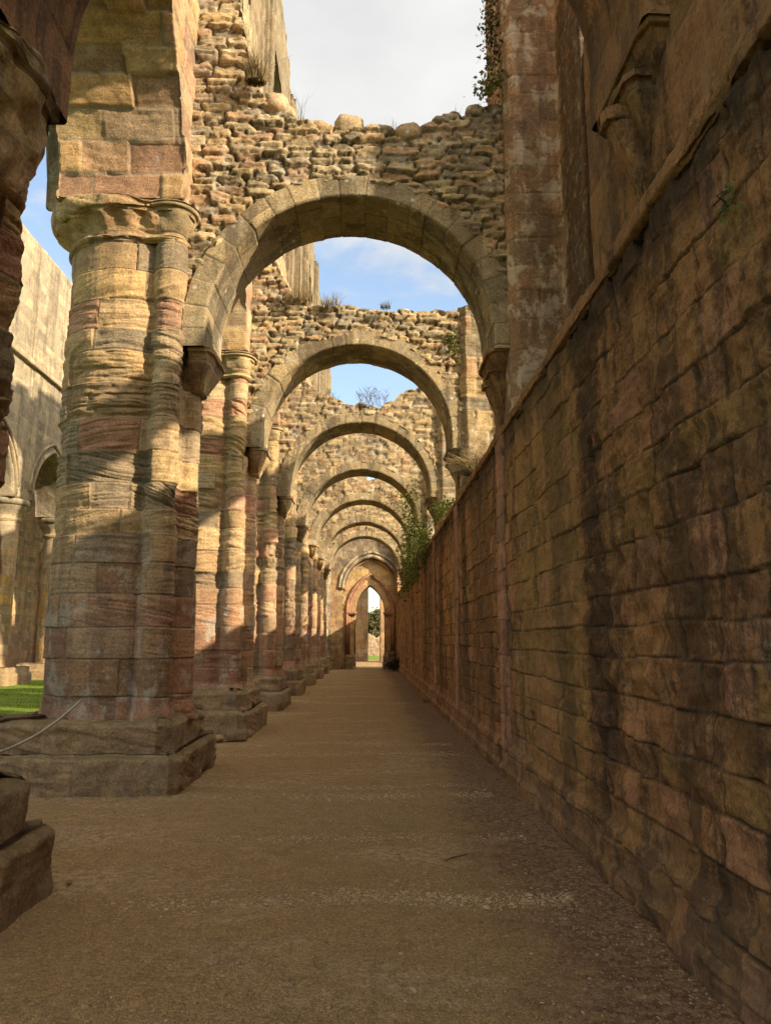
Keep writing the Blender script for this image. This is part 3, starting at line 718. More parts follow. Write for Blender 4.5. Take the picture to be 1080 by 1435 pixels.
# ------------------------------------------------------------------ nave wall over the arcade
nw = thing('nave_wall', 'tall ruined nave wall rising above the row of left piers', 'wall', (0, 0, 0))
def nave_bay(i, y0, y1, s, seed, top, cut=False):
    sp = 6.88; a0, a1 = y0+.80, y1-.80; mid = (a0+a1)/2; hs = (a1-a0)/2
    Rr = hs*1.35; c_ = Rr-hs                      # pointed: radius > half span
    th = np.linspace(0, math.acos(c_/Rr), int(Rr*1.0/s)+4)
    yl = a0+Rr-Rr*np.cos(th); zl = sp+Rr*np.sin(th)
    al = np.concatenate([arr(y0, a0, s*1.3)[:-1], [a0-.001], yl, (2*mid-yl[::-1])[1:], [a1+.001], arr(a1, y1, s*1.3)[1:]])
    zz = np.concatenate([np.full(len(arr(y0, a0, s*1.3)), sp), zl, zl[::-1][1:], np.full(len(arr(a1, y1, s*1.3)), sp)])
    arc = np.concatenate([[0], np.cumsum(np.hypot(np.diff(al), np.diff(zz)))])
    ribbon('arcade_wall', al, lambda a: zz, 11.5, XN, -3.78, int(4.6/s*.7), ashlar((.28, .42), (.4, .9), jd=.026, rd=.022, strata=.005, pit=.02, off=.02, seed=seed), M['soffit'], nw, axis='y', nd=max(8, int(1.5/s)), arc=arc)
    # nave-side moulded order
    rr = .09; n = len(yl)*2-1
    yy = np.concatenate([yl, (2*mid-yl[::-1])[1:]]); z2 = np.concatenate([zl, zl[::-1][1:]])
    an = np.linspace(0, 2*np.pi, 12, endpoint=False)
    for xo, r0 in ((-3.86, .10), (-3.99, .08)):
        P = np.zeros((12, n, 3)); P[..., 0] = xo+r0*np.cos(an)[:, None]; P[..., 1] = (mid+(yy-mid)*(hs+.36)/hs)[None]; P[..., 2] = z2[None]+.10+.28*((z2[None]-sp)/2.3)+r0*np.sin(an)[:, None]
        emit('arch_moulding', P, np.repeat(an[:, None]*.1, n, 1), np.repeat(np.linspace(0, 4.6, n)[None], 12, 0), ashlar((.35, .5), (3, 4), jd=.01, rd=.02, strata=0, pit=.008, off=.002, seed=seed), M['arch'], nw)
    # clerestory
    hw = .85 if i < 3 else 1.65; m2 = (y0+y1)/2; sp2 = 14.4 if i < 3 else 13.9; s2 = max(s, .05)
    a_ = np.concatenate([arr(y0, m2-hw, s2)[:-1], [m2-hw-.001], m2+hw*np.sin(np.linspace(-np.pi/2, np.pi/2, 30)), [m2+hw+.001], arr(m2+hw, y1, s2)[1:]])
    def zl2(a):
        d = np.abs(a-m2); return np.where(d <= hw, sp2+np.sqrt(np.clip(hw*hw-d*d, 0, None)), 11.5)
    ribbon('clerestory_wall', a_, zl2, lambda a: top+.0*a+stonetops(a, .5, seed, .3), XN+.004, -3.5, int(5.5/s2*.7), ashlar((.28, .42), (.4, .9), jd=.022, rd=.03, strata=.012, pit=.014, off=.014, seed=seed+2), M['clere'], nw, axis='y', nd=8)
ext = [-.6]+YC+[44.1]
for i in range(len(ext)-1):
    s = [.06, .022, .045, .05, .06, .07, .07, .08, .08][i]
    nave_bay(i, ext[i]+.0005, ext[i+1]-.0005, s, 300+i, [16.5, 17, 17.2, 17.4, 16.8, 17.3, 17, 17.2, 17][i])
for i, yc in enumerate(YC):
    for dy, w, x in ((0, .42, .16), (.33, .12, .10), (-.33, .12, .10)):
        y = yc+dy+(.55 if i > 0 else 0)
        prism('wall_shaft', [(XN-.05, y-w/2), (XN+x, y-w/2), (XN+x, y+w/2), (XN-.05, y+w/2)], arr(8.2 if i else 7.4, 16.6+.4*math.sin(i*3), .08), 0, ashlar((.28, .4), (2, 3), jd=.02, rd=.03, strata=.01, pit=.012, off=.012, seed=340+i), M['clere'], nw, step=.05)

# ------------------------------------------------------------------ right-hand aisle wall
aw = thing('aisle_wall', 'long damp brown stone wall closing the right side of the aisle', 'wall', (0, 0, 0))
al = np.concatenate([arr(-8, 1.2, .12)[:-1], nonuni(1.2, 47, .0052, .013)])
HOLES = [(7.6, 2.75, .06, .13), (10.2, 2.55, .08, .12), (10.9, 2.5, .1, .16), (13.3, 2.7, .1, .3), (12.6, 2.3, .09, .12), (8.6, 1.5, .05, .10), (16.3, 2.2, .1, .2), (6.7, 1.1, .05, .08), (9.2, 3.5, .06, .1), (5.6, 3.0, .06, .08), (8.0, .8, .07, .07), (14.6, 3.2, .1, .12)]
def wallx(P, U, V):
    h = .018*fbm(U*.8, V*.8, 0, 77)+.020*(np.clip(fbm(U*2.6, V*3.0, 4, 78), -.2, .8))*sstep(7.0, 2.5, U)
    h = h+.020*fbm(U*13, V*13, 4, 81)*sstep(10, 4, U)
    er = sstep(.22, .5, fbm(U*.9, V*.55, 2, 79)); h = h-.035*er*(.5+1.0*noise(U*8, V*8, 2, 80))-.03*np.clip(noise(U*5, V*5, 9, 83)-.45, 0, 1)*2
    fr = (P[..., 0] < XW+.3)
    for y, z, a, b in HOLES:
        h = h-.16*np.exp(-(((U-y)/a)**4+((V-z)/b)**4))
    return np.where(fr, h, 0)
wp = ashlar((.20, .32), (.22, .52), jd=.034, rd=.016, jw=.006, strata=.006, pit=.013, off=.014, seed=5, wob=.010, vlo=-.3)
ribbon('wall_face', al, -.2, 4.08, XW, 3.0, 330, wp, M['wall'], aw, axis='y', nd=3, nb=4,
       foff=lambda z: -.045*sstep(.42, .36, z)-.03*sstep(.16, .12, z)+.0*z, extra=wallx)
# pilaster strips under each respond
for i, yc in enumerate(YC):
    if i == 0: continue
    s = [.02, .02, .03, .04, .05, .05, .06, .06][i]
    w = .26
    prism('pilaster', [(XW+.1, yc-w), (XW-.028, yc-w), (XW-.028, yc+w), (XW+.1, yc+w)], arr(.3, 4.1, s), 0, ashlar((.28, .42), (2, 3), jd=.018, rd=.025, strata=.006, pit=.012, off=.006, seed=420+i), M['wallpil'], aw, step=s)
# string course: eroded roll with a sloping top
a2 = np.concatenate([arr(-8, 1.2, .12)[:-1], nonuni(1.2, 47, .007, .018)])
lp = resample([(XW+.2, 4.10), (XW+.03, 4.10), (XW-.022, 4.11), (XW-.024, 4.20), (XW-.012, 4.215), (XW+.07, 4.30), (XW+.2, 4.42)], .014)
P = np.zeros((len(lp), len(a2), 3)); P[..., 0] = lp[:, None, 0]; P[..., 1] = a2[None]; P[..., 2] = lp[:, None, 1]
Ug = np.repeat(a2[None], len(lp), 0); Vg = np.repeat(arclen(lp)[:, None], len(a2), 1)
emit('string_course', P, Vg, Ug, ashlar((.6, 1.1), (4, 5), jd=.02, rd=.03, strata=0, pit=.012, off=.012, seed=55, vlo=-9),
     M['wallhi'], aw, extra=lambda P, U, V: -.055*sstep(.1, .5, fbm(V*1.7, P[..., 2]*0, 0, 61, 4))*(P[..., 0] < XW+.02)-.012*fbm(V*7, P[..., 2]*9, 0, 62))
# bays: sloping sill, outer wall with window, unseen parts shaped to cast shadow bands
TOPR = [8.6, 11.8, 7.9, 7.9, 7.8, 7.6, 7.6, 7.5]
for i, yc in enumerate(YC):
    s = [.028, .02, .03, .04, .05, .05, .06, .06][i]
    mat = M['wallhi'] if i == 0 else (M['respond'] if i == 1 else M['rubble'] if i > 1 else M['wall'])
    hy0 = .70 if i == 1 else .62; hy1 = .62
    pro = [(XW+.05, yc-hy0+.12), (XW+.16, yc-hy0), (2.36, yc-hy0), (2.36, yc-hy0-(1.05 if i == 1 else .05)), (2.98, yc-hy0-(1.05 if i == 1 else .05)), (2.98, yc+hy1), (XW+.05, yc+hy1)]
    if i == 0: pro = [(XW+.05, yc-1.3), (2.98, yc-1.3), (2.98, yc+.6), (2.2, yc+1.05), (XW+.05, yc+1.1)]
    prism('respond', pro, np.concatenate([arr(4.2, TOPR[i], s)]), 0,
          ashlar((.27, .38), (.35, .7), jd=.016, rd=.025, strata=.004, pit=.012, off=.008, seed=440+i, wob=.012) if i < 2 else ashlar((.24, .42), (.3, .7), jd=.03, rd=.03, strata=.012, pit=.035, off=.02, seed=440+i, wob=.02), mat, aw, step=s*1.1)
def sill(y0, y1, zt, s, mat, seed, hi=None):
    lp = resample([(XW+.06, 4.02), (XW+.06, 4.34), (2.36, zt), (3.0, zt+.02), (3.0, 4.02)], s*1.4)
    a = arr(y0, y1, s); P = np.zeros((len(lp), len(a), 3)); P[..., 0] = lp[:, None, 0]; P[..., 1] = a[None]; P[..., 2] = lp[:, None, 1]
    emit('sill', P, np.repeat(a[None], len(lp), 0), np.repeat(arclen(lp)[:, None], len(a), 1), ashlar((.3, .4), (.4, .7), jd=.015, rd=.025, strata=.0, pit=.015, off=.01, seed=seed), mat, aw)
WIN = [(5.0, 5.0, 11, 0), (6.3, 7.35, 7.9, 1.55), (4.42, 7.4, 8.5, 1.35), (4.42, 7.3, 8.3, 1.4), (4.42, 7.1, 8.1, 1.4), (4.42, 6.6, 7.6, 1.4), (4.42, 6.9, 7.8, 1.4), (4.42, 6.9, 7.8, 1.4)]
prev = -8
for i, yc in enumerate(YC):
    zs_, zh, ztp, hw = WIN[i]
    y0, y1 = (prev, yc-.62) if i else (-8, yc-1.3)
    if i: y0 = YC[i-1]+.62
    if i == 1: y1 = yc-1.75; y0 = YC[0]+.60
    if i > 1: y1 = y0+1.65
    s = [.1, .035, .04, .05, .06, .07, .07, .07][i]
    y0 += .001; y1 -= .001
    if i: sill(y0, YC[i]-.621 if i > 1 else YC[i]-.70, 4.5, s, M['wallhi'], 470+i)
    if i == 0:
        ribbon('upper_wall', arr(-8, y1, .15), 4.2, lambda a: 10.5+stonetops(a, .5, 3, .2), XW+.05, 3.0, 40, ashlar((.3, .4), (.4, .8), seed=480), M['wallhi'], aw, axis='y', nd=4)
        continue
    m2 = (y0+y1)/2
    if i == 1: m2 = YC[0]+2.2
    e0, e1 = max(m2-hw, y0+.12), min(m2+hw, y1-(.12 if i == 1 else .02))
    hwm = (e1-e0)/2; mc = (e0+e1)/2
    a_ = np.concatenate([arr(y0, e0, s)[:-1], [e0-.001], mc+hwm*np.sin(np.linspace(-np.pi/2, np.pi/2, 30)), [e1+.001], arr(e1, y1, s)[1:]])
    def zl3(a, mc=mc, hwm=hwm, zh=zh):
        d = np.abs(a-mc); return np.where(d <= hwm, zh-.2*hwm+.2*np.sqrt(np.clip(hwm*hwm-d*d, 0, None)), 4.3)
    ribbon('shading_window_wall', a_, zl3, lambda a, t=ztp: t+stonetops(a, .35, 12, .35)+.25*noise(a*1.2, 0, 0, 5), 2.36, 2.96, int(4/s*.7), ashlar((.28, .38), (.35, .7), seed=490+i), M['rubble'] if i > 1 else M['wall'], aw, axis='y', nd=6)  # unseen wall remnant, outline shaped to throw shadow bands on the piers
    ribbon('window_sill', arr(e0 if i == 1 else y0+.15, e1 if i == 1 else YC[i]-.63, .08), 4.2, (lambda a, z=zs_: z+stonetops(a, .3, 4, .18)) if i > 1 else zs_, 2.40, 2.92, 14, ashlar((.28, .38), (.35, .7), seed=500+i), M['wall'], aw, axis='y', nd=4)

# ------------------------------------------------------------------ end wall with the pointed doorway
ew = thing('end_wall', 'dark wall closing the aisle, a pointed doorway inside a larger pointed arch', 'wall', (0, 0, 0))
def pointed(x0, x1, sp, apex, n=40):
    m = (x0+x1)/2; h = (x1-x0)/2; H = apex-sp; Rr = (h*h+H*H)/(2*h)
    th = np.linspace(0, math.asin(min(1, H/Rr)), n)
    x = x0+Rr*(1-np.cos(th)); z = sp+Rr*np.sin(th)
    k = (m-x0)/(x[-1]-x0); x = x0+(x-x0)*k
    return np.concatenate([x, (2*m-x[::-1])[1:]]), np.concatenate([z, z[::-1][1:]])
def arch_panel(name, xa, xb, x0, x1, sp, apex, zt, y0, y1, s, pat, mat, parent, zb=-.1):
    ax_, az_ = pointed(x0, x1, sp, apex)
    al = np.concatenate([arr(xa, x0, s)[:-1], [x0-.001], ax_, [x1+.001], arr(x1, xb, s)[1:]])
    zz = np.concatenate([np.full(len(arr(xa, x0, s)), zb), az_, np.full(len(arr(x1, xb, s)), zb)])
    return ribbon(name, al, lambda a: zz, zt, y0, y1, int(6/s*.6), pat, mat, parent, axis='x', nd=8)
arch_panel('wall_face', -2.6, 3.2, -1.45, 1.72, 4.55, 6.35, lambda x: 9.4+stonetops(x, .4, 9, .3), 44.5, 44.79, .05, ashlar((.2, .28), (.25, .5), jd=.03, rd=.03, strata=0, seed=510), M['end'], ew)
arch_panel('door_wall', -2.5, 3.1, -.80, .98, 3.15, 4.75, 7.6, 44.80, 46.7, .05, ashlar((.25, .36), (.35, .7), jd=.02, rd=.03, strata=.004, seed=512), M['gold'], ew)
def arch_roll(name, x0, x1, sp, apex, y, r0, mat, foot=None, seed=1, zoff=0, ry=None):
    x, z = pointed(x0, x1, sp, apex, 30)
    if foot is not None:
        x = np.concatenate([[x0], x, [x1]]); z = np.concatenate([[foot], z, [foot]])
    n = len(x); an = np.linspace(0, 2*np.pi, 14, endpoint=False); P = np.zeros((14, n, 3))
    tx = np.gradient(x); tz = np.gradient(z); L = np.hypot(tx, tz); nx, nz = -tz/L, tx/L
    P[..., 0] = x[None]+r0*np.cos(an)[:, None]*nx[None]; P[..., 2] = z[None]+r0*np.cos(an)[:, None]*nz[None]; P[..., 1] = y+(ry or r0)*np.sin(an)[:, None]
    ln = np.concatenate([[0], np.cumsum(np.hypot(np.diff(x), np.diff(z)))])
    return emit(name, P, np.repeat(an[:, None]*.08, n, 1), np.repeat(ln[None], 14, 0), ashlar((.25, .35), (3, 4), jd=.02, rd=.04, strata=0, pit=.015, off=.012, seed=seed), mat, ew)
arch_roll('hood_mould', -1.68, 1.95, 4.55, 6.62, 44.48, .085, M['mottled'], seed=1)
arch_roll('blind_arch', -1.50, 1.77, 4.5, 6.40, 44.50, .11, M['mottled'], seed=2)
arch_roll('blind_arch', -1.36, 1.63, 4.45, 6.2, 44.72, .08, M['doorarch'], seed=3)
for k, (dx, yy_) in enumerate(((.02, 45.15), (.16, 44.98), (.33, 44.84), (.46, 44.76))):
    arch_roll('door_order', -.80-dx, .98+dx, 3.15, 4.78+dx*1.25, yy_, .085, M['wallpil'], foot=.7, seed=5+k)
for x in (-.98, 1.16):
    prism('door_capital', [(x-.26, 44.7), (x+.26, 44.7), (x+.26, 45.3), (x-.26, 45.3)], [3.0, 3.02, 3.08, 3.14, 3.18, 3.20], [-.04, .0, .03, .06, .06, 0], ashlar((1, 2), (1, 2), seed=3), M['doorarch'], ew, step=.04)
    prism('door_plinth', [(x-.30, 44.55), (x+.24, 44.55), (x+.24, 45.4), (x-.30, 45.4)], list(arr(-.1, .7, .05))+[.74, .78], [0.05]*8+[.03]*9+[0, -.05], ashlar((.3, .4), (.4, .6), jd=.04, rd=.05, strata=.02, pit=.04, seed=6), M['plinth'], ew, step=.05)
prism('respond', [(1.62, 43.9), (2.2, 43.9), (2.2, 44.6), (1.62, 44.6)], arr(-.1, 8.0, .06), 0, ashlar((.25, .36), (.3, .5), jd=.04, rd=.05, strata=.03, pit=.04, off=.03, seed=8), M['doorarch'], ew, step=.05)
prism('respond', [(1.1, 44.3), (1.5, 44.3), (1.5, 44.7), (1.1, 44.7)][::1], arr(-.1, 1.0, .06), 0, ashlar((.25, .36), (.3, .5), jd=.04, rd=.05, strata=.03, pit=.04, off=.03, seed=9), M['plinth'], ew, step=.05)

# beyond the doorway
r1_ = thing('ruined_wall', 'tall broken transept wall seen through the doorway, left of the sky gap', 'wall')
ribbon('wall_face', arr(-6, -.02, .12), -.1, lambda x: 11+.0*x, 61, 62.4, 70, ashlar((.28, .4), (.4, .8), strata=.01, seed=520), M['north'], r1_, axis='x', nd=8)
prism('buttress', [(-1.5, 60.5), (-.9, 60.5), (-.9, 61.1), (-1.5, 61.1)], arr(-.1, 9, .1), 0, ashlar((.3, .4), (.4, .6), seed=521), M['north'], r1_, step=.08)
r2_ = thing('ruined_wall', 'stone wall pier seen through the doorway, right of the sky gap', 'wall')
prism('wall_face', [(.86, 58), (3.4, 58), (3.4, 60), (.86, 60)], arr(-.1, 9.5, .1), 0, ashlar((.28, .4), (.4, .8), strata=.01, seed=522), M['doorarch'], r2_, step=.1)
r3_ = thing('low_wall', 'low pinkish ruined wall behind the far strip of lawn, framed by the doorway', 'wall')
ribbon('wall_face', arr(-3, 4, .1), -.1, lambda x: 2.1+.4*noise(x*1.4, 0, 0, 4)+stonetops(x, .35, 5, .3), 75.5, 76.4, 30, rubble(.35, .2, .05, 6), stone('pale_pink_rubble', [(.40, .27, .19), (.44, .31, .2), (.36, .24, .17)], strata=.2, white=.3, streak=.2), r3_, axis='x', nd=6)

# ------------------------------------------------------------------ north arcade across the nave
XNN = -13.6
na = thing('north_wall', 'pale upper wall of the far arcade across the lawn, lit by sun', 'wall')
NY = [13.9+4.95*k for k in range(8)]
NL = ['leftmost', 'second', 'third', 'fourth', 'fifth', 'sixth', 'seventh', 'eighth']
npier = None
for k, y in enumerate(NY):
    if npier is None:
        t = thing('arcade_pier', 'x', 'pier', (XNN, y, 0), 'piers of the far arcade across the lawn')
        prism('plinth', [(-.95, -.95), (.95, -.95), (.95, .95), (-.95, .95)], [-.1, .1, .3, .42, .45, .6, .65], [.1, .1, .1, .08, 0, 0, -.05], ashlar((1, 2), (.6, 1), seed=530), M['plinth'], t, step=.08)
        prism('shaft', arcpts(0, 0, .52, 0, 355, 40), arr(.62, 6.0, .06), 0, ashlar((.3, .42), (.4, .8), jd=.015, rd=.03, strata=.006, seed=531), M['north'], t, step=.06)
        prism('capital', arcpts(0, 0, .55, 0, 355, 40), [5.95, 6.0, 6.05, 6.1, 6.2, 6.35, 6.5, 6.55, 6.56, 6.75, 6.8], [0, .06, .06, .0, .04, .12, .2, .2, .26, .28, .2], ashlar((1, 2), (.5, .7), seed=532), M['north'], t, step=.06,
              extra=lambda P, U, V: .02*np.cos(U*22)*sstep(6.1, 6.3, V)*sstep(6.5, 6.4, V))
        npier = t
    else: t = copy_tree(npier); t.location = (XNN, y, 0)
    t['label'] = 'round pier across the lawn, %s of the far arcade from the camera' % ['first', 'second', 'third', 'fourth', 'fifth', 'sixth', 'seventh', 'eighth'][k]
def north_bay(y0, y1, seed):
    sp = 6.8; a0, a1 = y0+.75, y1-.75; mid = (a0+a1)/2; hs = (a1-a0)/2; s = .09
    Rr = hs*1.4; th = np.linspace(0, math.acos((Rr-hs)/Rr), 36)
    yl = a0+Rr-Rr*np.cos(th); zl = sp+Rr*np.sin(th)
    al = np.concatenate([arr(y0, a0, s)[:-1], [a0-.001], yl, (2*mid-yl[::-1])[1:], [a1+.001], arr(a1, y1, s)[1:]])
    n0 = len(arr(y0, a0, s)); zz = np.concatenate([np.full(n0, sp), zl, zl[::-1][1:], np.full(n0, sp)])
    ribbon('arcade_wall', al, lambda a: zz, 17.0, XNN+.6, XNN-.7, 110, ashlar((.3, .42), (.45, .8), jd=.022, rd=.03, strata=.0, pit=.012, off=.012, seed=seed), M['north'], na, axis='y', nd=10)
    yy = np.concatenate([yl, (2*mid-yl[::-1])[1:]]); z2 = np.concatenate([zl, zl[::-1][1:]]); n = len(yy)
    an = np.linspace(0, 2*np.pi, 10, endpoint=False)
    for dz, x, r0 in ((.12, XNN+.62, .10), (.42, XNN+.63, .06)):
        P = np.zeros((10, n, 3)); P[..., 0] = x+r0*np.cos(an)[:, None]; P[..., 1] = (mid+(yy-mid)*(1+dz*.38))[None]; P[..., 2] = z2[None]+dz+r0*np.sin(an)[:, None]
        emit('arch_moulding', P, np.repeat(an[:, None]*.1, n, 1), np.repeat(np.linspace(0, 5, n)[None], 10, 0), ashlar((.35, .5), (3, 4), jd=.01, rd=.02, strata=0, seed=seed), M['north'], na)
for k in range(7): north_bay(NY[k]+.0005, NY[k+1]-.0005, 540+k)
ribbon('string_course', arr(12.2, 46.9, .3), 12.0, 12.22, XNN+.75, XNN+.5, 4, ashlar((1, 2), (.8, 1.4), seed=560), M['north'], na, axis='y', nd=3)
nb = thing('north_aisle_wall', 'warm golden back wall of the aisle beyond the far arcade', 'wall')
ribbon('wall_face', arr(8, 52, .12), -.1, lambda a: 11.5+stonetops(a, .5, 21, .4), XNN-4.6, XNN-5.6, 60, ashlar((.3, .42), (.45, .8), jd=.02, rd=.03, strata=.01, seed=561), M['pier'], nb, axis='y', nd=6)
for k in range(8):
    y = NY[k]
    prism('respond', [(XNN-4.7, y-.5), (XNN-4.2, y-.5), (XNN-4.2, y+.5), (XNN-4.7, y+.5)], arr(-.1, 6.6, .1), 0, ashlar((.3, .42), (.45, .8), seed=570), M['pier'], nb, step=.1)

# ------------------------------------------------------------------ plants
def leaves(name, cen, spread, n, size, mat, parent=None, seed=1, nrm=None, **k):
    r = np.random.default_rng(seed)
    p = np.asarray(cen)[r.integers(0, len(cen), n)] if np.ndim(cen) == 2 else np.tile(cen, (n, 1))
    p = p+r.normal(size=(n, 3))*np.asarray(spread)
    a = r.normal(size=(n, 3)); 
    if nrm is not None: a = a*.6+np.asarray(nrm)
    a /= np.linalg.norm(a, axis=1, keepdims=True)
    b = np.cross(a, r.normal(size=(n, 3))); b /= np.linalg.norm(b, axis=1, keepdims=True); c = np.cross(a, b)
    s = size*r.uniform(.6, 1.3, n)[:, None]
    V = np.stack([p-b*s, p+c*s*.62+b*s*-.1+a*s*.12, p+b*s, p-c*s*.62-b*s*.1+a*s*.12], 1)
    F = (np.arange(n)*4)[:, None]+np.array([0, 1, 2, 3])[None]
    return mesh_obj(name, V.reshape(-1, 3), F, mat, parent, smooth=False, **k)
def tube(name, pts, rad, mat, parent=None, n=7, **k):
    pts = [Vector(p) for p in pts]; V = []; F = []
    for i, p in enumerate(pts):
        t = (pts[min(i+1, len(pts)-1)]-pts[max(i-1, 0)]).normalized()
        a = t.cross(Vector((0, 0, 1)) if abs(t.z) < .9 else Vector((1, 0, 0))).normalized(); b = t.cross(a)
        rr = rad[i] if hasattr(rad, '__len__') else rad
        for j in range(n):
            q = 2*math.pi*j/n; V.append(p+(a*math.cos(q)+b*math.sin(q))*rr)
    for i in range(len(pts)-1):
        for j in range(n): F.append((i*n+j, i*n+(j+1) % n, (i+1)*n+(j+1) % n, (i+1)*n+j))
    F.append(tuple(range(n))[::-1]); F.append(tuple((len(pts)-1)*n+j for j in range(n)))
    return mesh_obj(name, [tuple(v) for v in V], F, mat, parent, **k)
def merged_tubes(name, lst, mat, parent=None, n=5, **k):
    V = []; F = []
    for pts, rad in lst:
        base = len(V); pts = [Vector(p) for p in pts]
        for i, p in enumerate(pts):
            t = (pts[min(i+1, len(pts)-1)]-pts[max(i-1, 0)]).normalized()
            a = t.cross(Vector((0, 0, 1)) if abs(t.z) < .9 else Vector((1, 0, 0))).normalized(); b = t.cross(a)
            rr = rad*(1-.7*i/(len(pts)-1))
            for j in range(n): q = 2*math.pi*j/n; V.append(tuple(p+(a*math.cos(q)+b*math.sin(q))*rr))
        for i in range(len(pts)-1):
            for j in range(n): F.append((base+i*n+j, base+i*n+(j+1) % n, base+(i+1)*n+(j+1) % n, base+(i+1)*n+j))
    return mesh_obj(name, V, F, mat, parent, **k)
def tuft(loc, n, rad, hgt, label, seed, mat='dry', lean=.9, wid=.012, group='tufts of grass on the wall tops'):
    r = np.random.default_rng(seed); a = r.uniform(0, 6.3, n); q = rad*np.sqrt(r.uniform(0, 1, n))
    p = np.stack([q*np.cos(a), q*np.sin(a)*.7, 0*q], 1)
    o = blades('grass_tuft', p, hgt, wid, M[mat], lean=lean, seed=seed); o.location = loc
    return tag(o, label, 'grass tuft', group)
tuft((-1.45, 8.75, 8.55), 380, .14, .36, 'large dry straw tuft on the broken left shoulder of the largest arch', 1)
put_stone('coping_stone', (-1.22, -.38, 8.42), (.34, .4, .30), 291, M['rubble'], arches[1], rz=.2)
put_stone('coping_stone', (-1.62, -.30, 9.05), (.26, .4, .22), 292, M['rubble'], arches[1], rz=.2)
tuft((-1.35, 13.85, 7.95), 300, .28, .28, 'golden grass tuft at the left end of the second arch top', 4)
tuft((-.75, 13.8, 7.85), 160, .2, .22, 'smaller golden tuft near the left middle of the second arch top', 5)
tuft((1.1, 8.95, 8.2), 10, .04, .2, 'few thin blades sprouting on the right part of the largest arch', 6, 'drygreen')
tuft((-.9, 8.9, 8.12), 14, .08, .42, 'wispy long blades between boulders left of the arch top', 7, 'drygreen', wid=.006)
tuft((.3, 8.9, 7.98), 12, .08, .3, 'wispy blades between the two central boulders', 8, 'drygreen', wid=.006)
tuft((.3, 13.75, 7.78), 80, .1, .14, 'small green cushion on the middle of the second arch top', 9, 'drygreen')
# stalks on arch 3
def stalks(loc, n, h, label, seed, spread=.35):
    r = random.Random(seed); L = []
    for i in range(n):
        x = r.uniform(-spread, spread); y = r.uniform(-.15, .15); a = r.uniform(-.3, .3); hh = h*r.uniform(.5, 1)
        pts = [(x+a*t*hh+.03*math.sin(t*4+i), y+.1*t*hh*r.uniform(-1, 1), t*hh) for t in (0, .3, .6, 1)]
        L.append((pts, .006))
        for b in range(4):
            t = r.uniform(.35, .95); c = (x+a*t*hh, y, t*hh); q = r.choice((-1, 1))
            L.append(([c, (c[0]+q*.06, c[1]+.02, c[2]+.05), (c[0]+q*.09, c[1], c[2]+.13)], .004))
    o = merged_tubes('dead_stalks', L, M['twig']); o.location = loc
    return tag(o, label, 'plant')
stalks((.05, 18.8, 7.40), 26, .6, 'cluster of dead branching stalks on top of the third arch', 2, .45)
stalks((-1.0, 18.8, 7.5), 8, .35, 'few short dead stalks left of the main cluster on the third arch', 3, .3)
# ivy
def ivy(label, cen, spread, n, size, seed, mat='leaf', stems=None, nrm=(-.8, -.5, .2)):
    t = thing('ivy', label, 'ivy', tuple(np.mean(cen, 0)))
    c = np.asarray(cen)-np.mean(cen, 0)
    leaves('leaves', c, spread, n, size, M[mat], t, seed, nrm)
    r = random.Random(seed); L = []
    for i in range(len(c)):
        a = c[i]; b = c[(i+1) % len(c)]
        L.append(([tuple(a), tuple((a+b)/2+np.array([r.uniform(-.1, .1) for _ in range(3)])), tuple(b)], .008))
    merged_tubes('stem', L, M['twig'], t)
    return t
ivy('dark ivy hanging down the sky edge of the tall wall pier at top right', [(1.62, 9.0, 10.3), (1.6, 8.95, 9.9), (1.55, 8.95, 9.5), (1.60, 8.95, 9.1), (1.63, 8.95, 10.7)], (.06, .1, .2), 700, .032, 11, 'leafdark')
ivy('small green plant rooted where the largest arch meets the tall pier', [(1.48, 8.85, 8.55), (1.6, 8.8, 8.7)], (.09, .08, .09), 240, .035, 12)
ivy('bright green creeper trailing over the wall top below the fourth arch', [(1.55, 23.5, 4.6), (1.5, 22.8, 4.3), (1.55, 22, 4.1), (1.45, 23.9, 5.3), (1.4, 23.9, 6.0), (1.5, 21.6, 4.5), (1.4, 22.5, 3.8), (1.5, 20.8, 4.4)], (.13, .4, .22), 1300, .05, 13, nrm=(-.8,-.6,.3))
ivy('green bush of creeper spilling from the ledge further down the wall', [(1.5, 26, 4.2), (1.45, 25.2, 3.8), (1.5, 27, 3.9), (1.3, 26.3, 4.6), (1.5, 28.5, 4.0), (1.45, 24.6, 4.7), (1.45, 29.5, 3.6)], (.16, .5, .28), 1150, .06, 14)
ivy('young creeper climbing the right end of the fifth arch', [(1.35, 28.5, 6.3), (1.45, 28.4, 5.7), (1.3, 28.4, 6.9), (1.5, 28.4, 5.1)], (.12, .15, .3), 500, .05, 15)
ivy('small ferns tucked on the ledge under the third arch corbel', [(1.75, 18.2, 4.6), (1.8, 17.4, 4.6), (1.9, 18.6, 4.7)], (.12, .3, .12), 600, .04, 16)
ivy('green sprig growing from the right end of the second arch rubble', [(1.55, 13.85, 7.25), (1.6, 13.82, 7.05)], (.05, .04, .1), 160, .035, 17)
ivy('little fern growing from a joint near the right edge of the wall', [(1.63, 3.17, 3.62), (1.63, 3.2, 3.56)], (.01, .035, .035), 36, .016, 18)
for k, (x, y, z, n_, h_, lb) in enumerate([(-3.92, 8.6, .72, 40, .12, 'tiny weed at the lawn side corner of the drum pier base'), (1.5, 20.5, .0, 60, .12, 'low weeds at the wall foot halfway down the aisle'), (-2.35, 11.2, 0, 50, .09, 'low weeds sprouting behind the drum pier plinth')]):
    tuft((x, y, z), n_, .09, h_, lb, 30+k, 'drygreen', wid=.01, group='weeds at ground level')
